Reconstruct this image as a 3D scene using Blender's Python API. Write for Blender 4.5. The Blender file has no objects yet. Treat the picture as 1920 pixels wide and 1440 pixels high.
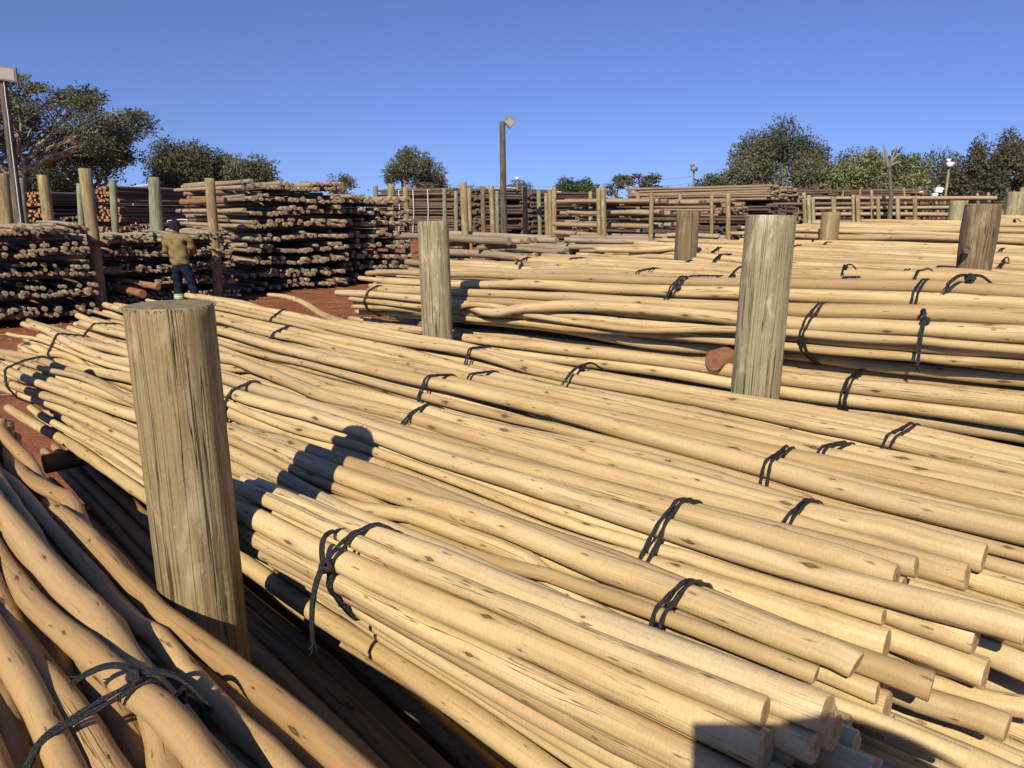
import bpy, bmesh, math, random
import numpy as np
from mathutils import Vector, Matrix, noise as mnoise

# ------------------------------------------------------------------ camera, sky, sun, exposure
sc = bpy.context.scene
C = sc.collection
R = math.radians
F_PX, PITCH, H = 1380.0, R(13.3), 1.95
cam_d = bpy.data.cameras.new('camera')
cam_d.sensor_width = 36.0
cam_d.lens = 36.0 * F_PX / 1920.0
cam_d.clip_start = 0.02
cam_d.clip_end = 3000
cam = bpy.data.objects.new('camera', cam_d)
C.objects.link(cam)
cam.location = (0, 0, H)
cam.rotation_euler = (R(90) - PITCH, 0, 0)
sc.camera = cam

SUN_AZ, SUN_EL = R(18.6), R(36.5)      # azimuth the shadows point to (right of the view), height of the sun
w = bpy.data.worlds.new('World')
sc.world = w
w.use_nodes = True
nt = w.node_tree
nt.nodes.clear()
o_ = nt.nodes.new('ShaderNodeOutputWorld')
bg = nt.nodes.new('ShaderNodeBackground')
sky = nt.nodes.new('ShaderNodeTexSky')
sky.sky_type = 'NISHITA'
sky.sun_disc = False
sky.sun_elevation = SUN_EL
sky.sun_rotation = SUN_AZ + math.pi     # the sun stands behind the photographer
sky.altitude = 1200
sky.air_density = 1.0
sky.dust_density = 0.1
sky.ozone_density = 3.0
bg.inputs[1].default_value = 0.088
# look a little above the true elevation so that the horizon stays blue, as in clear dry highland air
tcw = nt.nodes.new('ShaderNodeTexCoord')
mw = nt.nodes.new('ShaderNodeVectorMath'); mw.operation = 'MULTIPLY_ADD'
mw.inputs[1].default_value = (1, 1, .90)
mw.inputs[2].default_value = (0, 0, .085)
nt.links.new(tcw.outputs['Generated'], mw.inputs[0])
nt.links.new(mw.outputs[0], sky.inputs[0])
tint = nt.nodes.new('ShaderNodeMix'); tint.data_type = 'RGBA'; tint.blend_type = 'MULTIPLY'
tint.inputs[0].default_value = 1.0
tint.inputs[7].default_value = (.80, .84, 1.22, 1)
nt.links.new(sky.outputs[0], tint.inputs[6])
nt.links.new(tint.outputs[2], bg.inputs[0])
nt.links.new(bg.outputs[0], o_.inputs[0])
sd = bpy.data.lights.new('sun', 'SUN')
sd.energy = 5.0
sd.angle = R(0.53)
sd.color = (1.0, 0.92, 0.78)
sun = bpy.data.objects.new('sun', sd)
C.objects.link(sun)
sun_dir = Vector((math.sin(SUN_AZ) * math.cos(SUN_EL), math.cos(SUN_AZ) * math.cos(SUN_EL), -math.sin(SUN_EL)))
sun.rotation_euler = sun_dir.to_track_quat('-Z', 'Y').to_euler()
sc.view_settings.view_transform = 'Standard'
sc.view_settings.look = 'None'
sc.view_settings.exposure = 0.14
sc.view_settings.gamma = 1.0
sc.view_settings.use_curve_mapping = False
sc.cycles.max_bounces = 5
sc.cycles.diffuse_bounces = 1

rng = np.random.default_rng(11)
rnd = random.Random(7)

# ------------------------------------------------------------------ frames and helpers
PA = R(-42)
UU = np.array((math.sin(PA), math.cos(PA)))     # the direction the poles lie in: far left
VV = np.array((math.cos(PA), -math.sin(PA)))    # across the yard: far right


def sw(s, wv, z=0.0):
    p = UU * s + VV * wv
    return Vector((p[0], p[1], z))


def prj(x, y, z):
    d = H - z
    yy = y * math.cos(PITCH) + d * math.sin(PITCH)
    return 960 + F_PX * x / yy, 720 + F_PX * (-y * math.sin(PITCH) + d * math.cos(PITCH)) / yy


def atd(px, py, Y):
    """the point of the place seen at pixel (px, py) at forward distance Y"""
    x = (px - 960) / F_PX
    y = (py - 720) / F_PX
    fw = math.cos(PITCH) - y * math.sin(PITCH)
    dn = math.sin(PITCH) + y * math.cos(PITCH)
    t = Y / fw
    return Vector((x * t, Y, H - dn * t))


def ground_z(x, y):
    d = math.hypot(x, y)
    z = 0.0
    if y > 19:
        t = min((y - 19) / 18.0, 1.0)
        z += 0.85 * t * t * (3 - 2 * t)
    # the low bank the photographer stands on
    z += 0.43 * math.exp(-((x - 0.15) ** 2 + (y + 0.75) ** 2) / 0.9)
    if d < 90:
        z += 0.05 * mnoise.noise(Vector((x * 0.35, y * 0.35, 0))) + 0.02 * mnoise.noise(Vector((x * 1.7, y * 1.7, 3)))
    return z


def tag(o, label=None, cat=None, group=None, kind=None):
    if label: o['label'] = label
    if cat: o['category'] = cat
    if group: o['group'] = group
    if kind: o['kind'] = kind
    return o


def empty(name, loc, rz=0.0):
    o = bpy.data.objects.new(name, None)
    o.empty_display_size = 0.1
    o.location = loc
    o.rotation_euler = (0, 0, rz)
    C.objects.link(o)
    return o


class MB:
    """collects quads / tris with uv and material index and makes one mesh"""
    def __init__(s):
        s.v, s.f, s.uv, s.mi, s.n = [], [], [], [], 0

    def add(s, v, f, uv=None, mi=0):
        """v (n,3); f list of index tuples; uv list of per-loop pairs per face"""
        s.v.append(np.asarray(v, dtype=float))
        for k, q in enumerate(f):
            s.f.append(tuple(i + s.n for i in q))
            s.uv.append(uv[k] if uv is not None else [(0, 0)] * len(q))
            s.mi.append(mi)
        s.n += len(v)

    def mesh(s, name, mats, smooth=True, origin=None):
        me = bpy.data.meshes.new(name)
        V = np.concatenate(s.v) if s.v else np.zeros((0, 3))
        if origin is not None:
            V = V - np.asarray(origin, dtype=float)
        me.from_pydata(V.tolist(), [], s.f)
        for m in mats:
            me.materials.append(m)
        me.polygons.foreach_set('material_index', s.mi)
        me.polygons.foreach_set('use_smooth', [smooth] * len(s.f))
        ul = me.uv_layers.new(name='UVMap')
        flat = np.array([c for q in s.uv for c in q], dtype=np.float32).ravel()
        if len(flat):
            ul.data.foreach_set('uv', flat)
        me.update()
        return me

    def obj(s, name, mats, parent=None, origin=None, smooth=True, loc=None):
        me = s.mesh(name, mats, smooth, origin)
        o = bpy.data.objects.new(name, me)
        C.objects.link(o)
        if origin is not None:
            o.location = origin
        if parent:
            o.parent = parent
            if origin is not None:
                o.location = Vector(o.location) - parent.location
        return o


def frames(P):
    """parallel-transport frames of a polyline P (n,3)"""
    T = np.gradient(P, axis=0)
    T /= np.linalg.norm(T, axis=1)[:, None] + 1e-9
    up = np.array((0, 0, 1.0)) if abs(T[0, 2]) < 0.8 else np.array((1.0, 0, 0))
    N = np.zeros_like(P)
    n = up - T[0] * up.dot(T[0])
    n /= np.linalg.norm(n)
    for i in range(len(P)):
        n = n - T[i] * n.dot(T[i])
        n /= np.linalg.norm(n) + 1e-9
        N[i] = n
    B = np.cross(T, N)
    return T, N, B


def tube(mb, P, rad, sides=8, caps=True, mi=0, cap_mi=None, uoff=None, bevel=0.0, wob=None, cap_dome=0.0, tilt=0.0):
    """a tube along P with radius rad (scalar or (n,)) ; uv in metres along / around, cap faces get uv centred at 0,0"""
    P = np.asarray(P, dtype=float)
    n = len(P)
    rad = np.full(n, rad) if np.isscalar(rad) else np.asarray(rad, dtype=float)
    T, N, B = frames(P)
    if bevel > 0:
        P = np.concatenate([P[:1], P[:1] + T[:1] * bevel, P[1:-1], P[-1:] - T[-1:] * bevel, P[-1:]])
        rad = np.concatenate([rad[:1] - bevel * .8, rad[:1], rad[1:-1], rad[-1:], rad[-1:] - bevel * .8])
        N = np.concatenate([N[:1], N[:1], N[1:-1], N[-1:], N[-1:]])
        B = np.concatenate([B[:1], B[:1], B[1:-1], B[-1:], B[-1:]])
        T = np.concatenate([T[:1], T[:1], T[1:-1], T[-1:], T[-1:]])
        n = len(P)
    a = np.linspace(0, 2 * np.pi, sides, endpoint=False) + np.pi   # seam underneath
    ca, sa = np.cos(a), np.sin(a)
    rr = rad[:, None] * (np.ones((1, sides)) if wob is None else wob(n, sides))
    V = P[:, None, :] + rr[:, :, None] * (ca[None, :, None] * N[:, None, :] + sa[None, :, None] * B[:, None, :])
    if tilt > 0:
        for rows_ in ((0, 1), (n - 1, n - 2)):
            ph_t = rnd.uniform(0, 6.28); am_t = rnd.uniform(0, tilt)
            for i in rows_:
                V[i] = V[i] + T[i] * (np.cos(a - ph_t) * rad[i] * am_t)[:, None]
    L = np.concatenate([[0], np.cumsum(np.linalg.norm(np.diff(P, axis=0), axis=1))])
    uo = rnd.uniform(0, 50) if uoff is None else uoff
    vo = rnd.uniform(0, 50) if uoff is None else 0
    circ = 2 * np.pi * rad.mean()
    F, U = [], []
    for i in range(n - 1):
        for j in range(sides):
            k = (j + 1) % sides
            F.append((i * sides + j, (i + 1) * sides + j, (i + 1) * sides + k, i * sides + k))
            u0, u1 = uo + L[i], uo + L[i + 1]
            v0, v1 = vo + circ * j / sides, vo + circ * (j + 1) / sides
            U.append([(u0, v0), (u1, v0), (u1, v1), (u0, v1)])
    mb.add(V.reshape(-1, 3), F, U, mi)
    if caps:
        for e, i in ((0, 0), (1, n - 1)):
            ring = V[i]
            c = P[i] + (T[i] if e else -T[i]) * cap_dome
            q = [(np.cos(t) * rad[i], np.sin(t) * rad[i]) for t in a]
            vv = np.concatenate([ring, c[None]])
            ff, uu = [], []
            for j in range(sides):
                k = (j + 1) % sides
                if e:
                    ff.append((j, sides, k)[::-1]); uu.append([q[k], (0, 0), q[j]])
                    ff[-1] = (j, k, sides); uu[-1] = [q[j], q[k], (0, 0)]
                else:
                    ff.append((k, j, sides)); uu.append([q[k], q[j], (0, 0)])
            # own vertices so that the cut face shades flat
            mb.add(vv, ff, uu, mi if cap_mi is None else cap_mi)


def box(mb, c, size, rz=0.0, mi=0, rx=0.0, ry=0.0):
    M = Matrix.Rotation(rz, 3, 'Z') @ Matrix.Rotation(rx, 3, 'X') @ Matrix.Rotation(ry, 3, 'Y')
    V = []
    for z in (-1, 1):
        for x, y in ((-1, -1), (1, -1), (1, 1), (-1, 1)):
            p = M @ Vector((x * size[0] / 2, y * size[1] / 2, z * size[2] / 2))
            V.append((p.x + c[0], p.y + c[1], p.z + c[2]))
    F = [(3, 2, 1, 0), (4, 5, 6, 7), (0, 1, 5, 4), (1, 2, 6, 5), (2, 3, 7, 6), (3, 0, 4, 7)]
    mb.add(V, F, None, mi)


# ------------------------------------------------------------------ materials
class NT:
    def __init__(s, name):
        s.m = bpy.data.materials.new(name)
        s.m.use_nodes = True
        s.t = s.m.node_tree
        s.t.nodes.clear()
        s.out = s.t.nodes.new('ShaderNodeOutputMaterial')
        s.b = s.t.nodes.new('ShaderNodeBsdfPrincipled')
        s.t.links.new(s.b.outputs[0], s.out.inputs[0])

    def n(s, t, **k):
        q = s.t.nodes.new(t)
        for a, b in k.items():
            setattr(q, a, b)
        return q

    def l(s, a, b):
        s.t.links.new(a, b)

    def val(s, sock, v):
        if hasattr(v, 'is_linked') or isinstance(v, bpy.types.NodeSocket):
            s.l(v, sock)
        else:
            sock.default_value = v

    def math(s, op, a, b=0.0, c=None, clamp=False):
        q = s.n('ShaderNodeMath', operation=op, use_clamp=clamp)
        s.val(q.inputs[0], a); s.val(q.inputs[1], b)
        if c is not None: s.val(q.inputs[2], c)
        return q.outputs[0]

    def mix(s, f, a, b, mode='MIX'):
        q = s.n('ShaderNodeMix', data_type='RGBA', blend_type=mode)
        s.val(q.inputs[0], f)
        for i, c in ((6, a), (7, b)):
            if isinstance(c, bpy.types.NodeSocket): s.l(c, q.inputs[i])
            else: q.inputs[i].default_value = (*c[:3], 1)
        return q.outputs[2]

    def mr(s, v, a, b, c=0.0, d=1.0, smooth=False):
        q = s.n('ShaderNodeMapRange', clamp=True)
        if smooth: q.interpolation_type = 'SMOOTHSTEP'
        s.l(v, q.inputs[0])
        for i, x in zip((1, 2, 3, 4), (a, b, c, d)): q.inputs[i].default_value = x
        return q.outputs[0]

    def noise(s, vec, scale=1.0, detail=2.0, rough=0.5, dist=0.0):
        q = s.n('ShaderNodeTexNoise')
        q.inputs['Scale'].default_value = scale
        q.inputs['Detail'].default_value = detail
        q.inputs['Roughness'].default_value = rough
        q.inputs['Distortion'].default_value = dist
        s.l(vec, q.inputs['Vector'])
        return q.outputs[0]

    def scale(s, vec, x, y, z=1.0):
        q = s.n('ShaderNodeVectorMath', operation='MULTIPLY')
        s.l(vec, q.inputs[0])
        q.inputs[1].default_value = (x, y, z)
        return q.outputs[0]

    def bump(s, h, strength, dist, prev=None):
        q = s.n('ShaderNodeBump')
        q.inputs['Strength'].default_value = strength
        q.inputs['Distance'].default_value = dist
        s.l(h, q.inputs['Height'])
        if prev is not None: s.l(prev, q.inputs['Normal'])
        return q.outputs[0]


def uvvec(t):
    """uv plus a shift of its own for every object"""
    uv = t.n('ShaderNodeUVMap')
    oi = t.n('ShaderNodeObjectInfo')
    r = t.math('MULTIPLY', oi.outputs['Random'], 37.0)
    cb = t.n('ShaderNodeCombineXYZ')
    t.l(r, cb.inputs[0]); t.l(r, cb.inputs[1])
    t.l(r, cb.inputs[2])
    ad = t.n('ShaderNodeVectorMath', operation='ADD')
    t.l(uv.outputs[0], ad.inputs[0]); t.l(cb.outputs[0], ad.inputs[1])
    return ad.outputs[0], oi.outputs['Random']


def pole_mat(name, c_lo, c_hi, c_dark, stain, knots=1.0, hue_var=0.25, knot_cell=(3.3, 14.0)):
    t = NT(name)
    v, r = uvvec(t)
    base = t.mix(t.mr(t.noise(t.scale(v, 1.3, 9.0), 1.0, 3, .6), .32, .68), c_lo, c_hi)
    # own tone of every pole
    r2 = t.math('FRACT', t.math('MULTIPLY', r, 7.31))
    base = t.mix(t.mr(r2, 0.45, 1.0, 0.0, hue_var + .15), base, c_dark)
    r3 = t.math('FRACT', t.math('MULTIPLY', r, 23.7))
    base = t.mix(t.mr(r3, 0.55, 1.0, 0.0, .45), base, (min(c_hi[0] * 1.12, 1), min(c_hi[1] * 1.12, 1), min(c_hi[2] * 1.2, 1)))
    r4 = t.math('FRACT', t.math('MULTIPLY', r, 51.3))
    base = t.mix(t.mr(r4, .70, .97, 0.0, .6), base, (c_dark[0] * 1.15, c_dark[1] * 1.2, c_dark[2] * 1.35))
    # lengthwise streaks
    st = t.noise(t.scale(v, 2.2, 60.0), 1.0, 4, .6)
    base = t.mix(t.mr(st, .48, .76, 0, .62), base, c_dark)
    gy = t.noise(t.scale(v, .8, 5.0), 1.0, 3, .6)
    base = t.mix(t.mr(gy, .52, .70, 0, .38), base, (c_hi[0] * .66, c_hi[1] * .72, c_hi[2] * .92))
    # stains and leftover bark
    sn = t.noise(t.scale(v, 3.0, 11.0), 1.0, 5, .65, .6)
    base = t.mix(t.mr(sn, .57, .70, 0, .6), base, stain)
    bk = t.noise(t.scale(v, 2.0, 16.0), 1.7, 6, .7, 1.0)
    base = t.mix(t.mr(bk, .655, .69, 0, .7), base, (stain[0] * .55, stain[1] * .5, stain[2] * .45))
    # fine speckle across the grain
    fs = t.noise(t.scale(v, 260.0, 90.0), 1.0, 2, .6)
    base = t.mix(t.mr(fs, .35, .75, 0, .30), base, c_dark)
    # knots: dark diamond eyes
    vo = t.n('ShaderNodeTexVoronoi', voronoi_dimensions='2D', distance='MINKOWSKI')
    vo.inputs['Exponent'].default_value = 1.15
    vo.inputs['Scale'].default_value = 1.0
    vo.inputs['Randomness'].default_value = .9
    kd = t.n('ShaderNodeVectorMath', operation='ADD')
    t.l(t.scale(v, knot_cell[0], knot_cell[1]), kd.inputs[0])
    nn = t.n('ShaderNodeTexNoise'); nn.inputs['Scale'].default_value = 1.0; nn.inputs['Detail'].default_value = 2
    t.l(t.scale(v, 45, 160), nn.inputs['Vector'])
    t.l(t.scale(nn.outputs[1], .085, .08, 0), kd.inputs[1])
    t.l(kd.outputs[0], vo.inputs['Vector'])
    sep = t.n('ShaderNodeSeparateColor')
    t.l(vo.outputs['Color'], sep.inputs[0])
    size = t.math('MULTIPLY', t.mr(sep.outputs[0], .08, 1.0, .0, .112), knots)
    q = t.math('DIVIDE', vo.outputs['Distance'], t.math('ADD', size, .0001))
    km = t.mr(q, .55, 1.0, 1.0, 0.0)
    halo = t.mr(q, .9, 2.6, .45, 0.0)
    core = t.mr(q, .15, .45, 1.0, 0.0)
    base = t.mix(halo, base, c_dark)
    base = t.mix(t.math('MULTIPLY', km, .9), base, (c_dark[0] * .22, c_dark[1] * .18, c_dark[2] * .16))
    base = t.mix(t.math('MULTIPLY', core, .55), base, c_dark)
    # pin knots and small scars
    v2 = t.n('ShaderNodeTexVoronoi', voronoi_dimensions='2D')
    v2.inputs['Scale'].default_value = 1.0
    kd2 = t.n('ShaderNodeVectorMath', operation='ADD')
    t.l(t.scale(v, knot_cell[0] * 1.9, knot_cell[1] * 2.6), kd2.inputs[0])
    t.l(t.scale(nn.outputs[1], .25, .22, 0), kd2.inputs[1])
    t.l(kd2.outputs[0], v2.inputs['Vector'])
    se2 = t.n('ShaderNodeSeparateColor'); t.l(v2.outputs['Color'], se2.inputs[0])
    pin = t.math('DIVIDE', v2.outputs['Distance'], t.math('ADD', t.mr(se2.outputs[1], .45, 1.0, .0, .13), .0001))
    base = t.mix(t.mr(pin, .4, 1.0, .75, 0.0), base, (c_dark[0] * .38, c_dark[1] * .30, c_dark[2] * .25))
    # drying cracks
    cn = t.noise(t.scale(v, 1.1, 55.0), 1.0, 2.5, .55)
    ab = t.math('ABSOLUTE', t.math('SUBTRACT', cn, .5))
    line = t.mr(ab, .002, .010, 1.0, 0.0)
    gate = t.mr(t.noise(t.scale(v, .9, 7.0, 1.0), 1.0, 2), .52, .60, 0, 1)
    crack = t.math('MULTIPLY', line, gate)
    base = t.mix(t.math('MULTIPLY', crack, .8), base, (c_dark[0] * .22, c_dark[1] * .18, c_dark[2] * .15))
    t.l(base, t.b.inputs['Base Color'])
    t.b.inputs['Roughness'].default_value = .62
    t.b.inputs['Specular IOR Level'].default_value = .32
    h = t.math('ADD', t.math('MULTIPLY', st, .5), t.math('MULTIPLY', fs, .25))
    h = t.math('SUBTRACT', h, t.math('MULTIPLY', crack, .9))
    h = t.math('ADD', h, t.math('MULTIPLY', halo, .7))
    h = t.math('SUBTRACT', h, t.math('MULTIPLY', km, .5))
    t.l(t.bump(h, .55, .004), t.b.inputs['Normal'])
    return t.m


def end_mat(name, c1, c2):
    t = NT(name)
    uv = t.n('ShaderNodeUVMap')
    v, r = uvvec(t)
    ln = t.n('ShaderNodeVectorMath', operation='LENGTH')
    t.l(uv.outputs[0], ln.inputs[0])
    ns = t.noise(t.scale(v, 30, 30, 1), 1.0, 3, .6)
    rings = t.math('SINE', t.math('MULTIPLY', t.math('ADD', ln.outputs['Value'], t.math('MULTIPLY', ns, .006)), 1900.0))
    base = t.mix(t.mr(ns, .35, .65), c1, c2)
    base = t.mix(t.mr(rings, .2, 1.0, 0, .42), base, (c2[0] * .5, c2[1] * .5, c2[2] * .5))
    # star cracks from the pith
    se = t.n('ShaderNodeSeparateXYZ'); t.l(uv.outputs[0], se.inputs[0])
    an = t.math('ARCTAN2', se.outputs[1], se.outputs[0])
    sn = t.math('ABSOLUTE', t.math('SINE', t.math('ADD', t.math('MULTIPLY', an, 1.5), t.math('MULTIPLY', r, 9.0))))
    ck = t.math('MULTIPLY', t.mr(sn, .0, .09, 1, 0), t.mr(ln.outputs['Value'], .012, .030, 1, 0))
    base = t.mix(t.math('MULTIPLY', ck, .75), base, (c2[0] * .15, c2[1] * .12, c2[2] * .1))
    base = t.mix(t.mr(ln.outputs['Value'], .0, .011, .65, 0), base, (c2[0] * .4, c2[1] * .33, c2[2] * .3))
    base = t.mix(t.mr(t.noise(t.scale(v, 14, 55, 1), 1.0, 4, .6), .5, .7, 0, .55), base, (c2[0] * .7, c2[1] * .66, c2[2] * .6))
    sp = t.noise(t.scale(v, 130, 130, 1), 1.0, 3, .6)
    base = t.mix(t.mr(sp, .5, .8, 0, .5), base, (c2[0] * .45, c2[1] * .42, c2[2] * .4))
    t.l(base, t.b.inputs['Base Color'])
    t.b.inputs['Roughness'].default_value = .8
    t.b.inputs['Specular IOR Level'].default_value = .2
    t.l(t.bump(t.math('ADD', rings, t.math('MULTIPLY', sp, 3.0)), .4, .001), t.b.inputs['Normal'])
    return t.m


def post_mat(name, c_lo, c_hi, c_pale, c_green, crack_amt=.85, pale_amt=.8):
    t = NT(name)
    v, r = uvvec(t)
    base = t.mix(t.mr(t.noise(t.scale(v, 1.6, 14.0), 1.0, 4, .65), .3, .7), c_lo, c_hi)
    gr = t.noise(t.scale(v, 2.0, 190.0), 1.0, 5, .7)
    base = t.mix(t.mr(gr, .42, .75, 0, .75), base, (c_lo[0] * .5, c_lo[1] * .48, c_lo[2] * .45))
    pa = t.noise(t.scale(v, 3.2, 12.0), 1.0, 6, .68, .5)
    base = t.mix(t.mr(pa, .53, .64, 0, pale_amt), base, c_pale)
    gn = t.noise(t.scale(v, .9, 3.0), 1.0, 3, .6)
    base = t.mix(t.mr(gn, .48, .7, 0, .55), base, c_green)
    dk = t.noise(t.scale(v, 1.6, 22.0), 1.0, 5, .7, .4)
    base = t.mix(t.mr(dk, .64, .78, 0, .5), base, (c_lo[0] * .42, c_lo[1] * .36, c_lo[2] * .3))
    sp = t.noise(t.scale(v, 70.0, 130.0), 1.0, 3, .7)
    base = t.mix(t.mr(sp, .55, .8, 0, .45), base, c_pale)
    cn = t.noise(t.scale(v, .45, 26.0), 1.0, 3, .5)
    ab = t.math('ABSOLUTE', t.math('SUBTRACT', cn, .5))
    crack = t.math('MULTIPLY', t.mr(ab, .002, .009, 1, 0), t.mr(t.noise(t.scale(v, 1.2, 5.0), 1.0, 2), .40, .52))
    cn2 = t.noise(t.scale(v, .9, 90.0), 1.0, 2, .5)
    c2 = t.mr(t.math('ABSOLUTE', t.math('SUBTRACT', cn2, .5)), .002, .02, .6, 0)
    crack = t.math('MAXIMUM', crack, t.math('MULTIPLY', c2, t.mr(pa, .4, .6, 1, 0)))
    base = t.mix(t.math('MULTIPLY', crack, crack_amt), base, (c_lo[0] * .12, c_lo[1] * .10, c_lo[2] * .08))
    t.l(base, t.b.inputs['Base Color'])
    t.b.inputs['Roughness'].default_value = .82
    t.b.inputs['Specular IOR Level'].default_value = .2
    h = t.math('SUBTRACT', t.math('ADD', t.math('MULTIPLY', gr, .7), t.math('MULTIPLY', pa, .6)), t.math('MULTIPLY', crack, 1.3))
    t.l(t.bump(h, .8, .006), t.b.inputs['Normal'])
    return t.m


def flat_mat(name, col, rough=.6, spec=.3, nscale=40.0, var=.25, bump=.2, metallic=0.0):
    t = NT(name)
    tc = t.n('ShaderNodeTexCoord')
    ns = t.noise(tc.outputs['Object'], nscale, 4, .6)
    base = t.mix(t.mr(ns, .3, .7), tuple(c * (1 - var) for c in col), tuple(min(1, c * (1 + var)) for c in col))
    t.l(base, t.b.inputs['Base Color'])
    t.b.inputs['Roughness'].default_value = rough
    t.b.inputs['Specular IOR Level'].default_value = spec
    t.b.inputs['Metallic'].default_value = metallic
    t.l(t.bump(ns, bump, .01), t.b.inputs['Normal'])
    return t.m


M = {}
M['pole'] = pole_mat('peeled_pole_wood', (.55, .38, .165), (.745, .56, .28), (.30, .185, .08), (.40, .215, .085))
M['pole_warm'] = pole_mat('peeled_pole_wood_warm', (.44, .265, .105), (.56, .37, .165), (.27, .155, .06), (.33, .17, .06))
M['pole_end'] = end_mat('pole_cut_end', (.60, .42, .22), (.44, .29, .14))
M['old'] = pole_mat('weathered_pole_wood', (.32, .235, .14), (.44, .335, .21), (.18, .13, .08), (.20, .13, .075))
M['old_end'] = end_mat('weathered_cut_end', (.42, .32, .205), (.28, .20, .12))
M['grey_end'] = end_mat('grey_cut_end', (.34, .31, .27), (.22, .19, .16))
M['brown'] = pole_mat('brown_pole_wood', (.125, .082, .055), (.21, .145, .10), (.065, .042, .03), (.10, .055, .03), knots=.5)
M['brown_end'] = end_mat('brown_cut_end', (.25, .17, .125), (.15, .10, .075))
M['tan_far'] = pole_mat('tan_far_pole_wood', (.34, .24, .13), (.46, .34, .20), (.18, .12, .07), (.22, .13, .07), knots=.5)
M['orange_end'] = end_mat('orange_cut_end', (.52, .28, .13), (.38, .19, .08))
M['red_log'] = pole_mat('red_brown_log_wood', (.26, .12, .055), (.38, .20, .10), (.13, .06, .03), (.16, .07, .03))
M['red_end'] = end_mat('red_cut_end', (.42, .19, .10), (.28, .115, .06))
M['post'] = post_mat('olive_post_wood', (.29, .205, .095), (.395, .295, .15), (.52, .42, .25), (.29, .225, .105))
M['post_dark'] = post_mat('dark_lamp_pole_wood', (.10, .078, .055), (.17, .135, .10), (.27, .225, .17), (.12, .10, .07), pale_amt=.5)
M['post_pale'] = post_mat('pale_post_wood', (.31, .255, .14), (.44, .37, .215), (.56, .50, .33), (.33, .32, .165))
M['post_brown'] = post_mat('brown_post_wood', (.18, .12, .062), (.29, .205, .115), (.42, .335, .215), (.24, .18, .10), pale_amt=.55)
M['post_green'] = post_mat('green_post_wood', (.215, .225, .13), (.30, .305, .18), (.38, .38, .25), (.19, .225, .13), crack_amt=.5)
M['post_end'] = end_mat('post_sawn_top', (.33, .28, .155), (.22, .175, .09))
M['twine'] = flat_mat('black_twine', (.012, .013, .016), .32, .5, 300, .5, .6)
M['white'] = flat_mat('white_plastic', (.75, .76, .75), .5, .3, 20, .08)
M['grey_metal'] = flat_mat('grey_metal', (.23, .215, .19), .5, .4, 25, .2)
M['lens'] = flat_mat('lamp_glass', (.45, .42, .36), .25, .5, 8, .1)
M['wire'] = flat_mat('wire_grey', (.10, .11, .13), .5)
M['strap'] = flat_mat('white_strap', (.62, .60, .55), .5)


def ground_material():
    t = NT('red_soil')
    tc = t.n('ShaderNodeTexCoord')
    v = tc.outputs['Object']
    n1 = t.noise(v, .35, 5, .6)
    n2 = t.noise(v, 3.0, 6, .65)
    n3 = t.noise(v, 28.0, 4, .65)
    base = t.mix(t.mr(n1, .35, .65), (.26, .085, .035), (.36, .15, .07))
    base = t.mix(t.mr(n2, .45, .7, 0, .7), base, (.19, .06, .028))
    base = t.mix(t.mr(n3, .55, .75, 0, .6), base, (.42, .21, .11))
    # tyre ruts
    wv = t.n('ShaderNodeTexWave', wave_type='BANDS', bands_direction='Y')
    wv.inputs['Scale'].default_value = .35; wv.inputs['Distortion'].default_value = 2.5
    wv.inputs['Detail'].default_value = 3
    t.l(v, wv.inputs['Vector'])
    base = t.mix(t.mr(wv.outputs[1], .6, 1, 0, .35), base, (.17, .055, .025))
    # dry grass tone far away
    sp = t.n('ShaderNodeSeparateXYZ'); t.l(v, sp.inputs[0])
    far = t.mr(t.math('ADD', sp.outputs[1], t.math('MULTIPLY', n1, 30)), 55, 95)
    base = t.mix(far, base, (.21, .155, .07))
    t.l(base, t.b.inputs['Base Color'])
    t.b.inputs['Roughness'].default_value = .95
    t.b.inputs['Specular IOR Level'].default_value = .1
    h = t.math('ADD', t.math('MULTIPLY', n2, 1.0), t.math('MULTIPLY', n3, .35))
    t.l(t.bump(h, .9, .06), t.b.inputs['Normal'])
    return t.m


def leaf_mat(name, c1, c2, c3):
    t = NT(name)
    tc = t.n('ShaderNodeTexCoord')
    n1 = t.noise(tc.outputs['Object'], .9, 3, .6)
    n2 = t.noise(tc.outputs['Object'], 9.0, 2, .6)
    base = t.mix(t.mr(n1, .35, .65), c1, c2)
    base = t.mix(t.mr(n2, .5, .7, 0, .8), base, c3)
    t.l(base, t.b.inputs['Base Color'])
    t.b.inputs['Roughness'].default_value = .6
    t.b.inputs['Specular IOR Level'].default_value = .25
    tr = t.n('ShaderNodeBsdfTranslucent')
    t.l(base, tr.inputs[0])
    mx = t.n('ShaderNodeMixShader'); mx.inputs[0].default_value = .22
    t.l(t.b.outputs[0], mx.inputs[1]); t.l(tr.outputs[0], mx.inputs[2])
    t.l(mx.outputs[0], t.out.inputs[0])
    return t.m


M['leaf_dark'] = leaf_mat('dark_thorn_leaf', (.075, .085, .042), (.115, .12, .06), (.17, .165, .09))
M['leaf_olive'] = leaf_mat('olive_leaf', (.13, .135, .072), (.19, .185, .10), (.26, .245, .145))
M['leaf_bright'] = leaf_mat('bright_leaf', (.19, .225, .08), (.29, .31, .12), (.38, .39, .18))
M['leaf_green'] = leaf_mat('green_leaf', (.055, .085, .03), (.09, .125, .045), (.15, .175, .08))
M['leaf_dry'] = leaf_mat('dry_leaf', (.10, .082, .048), (.145, .12, .07), (.19, .155, .09))
M['bark'] = flat_mat('grey_bark', (.24, .20, .15), .9, .1, 14, .35, .5)
M['bark_brown'] = flat_mat('brown_bark', (.15, .115, .08), .9, .1, 14, .35, .5)

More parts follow.
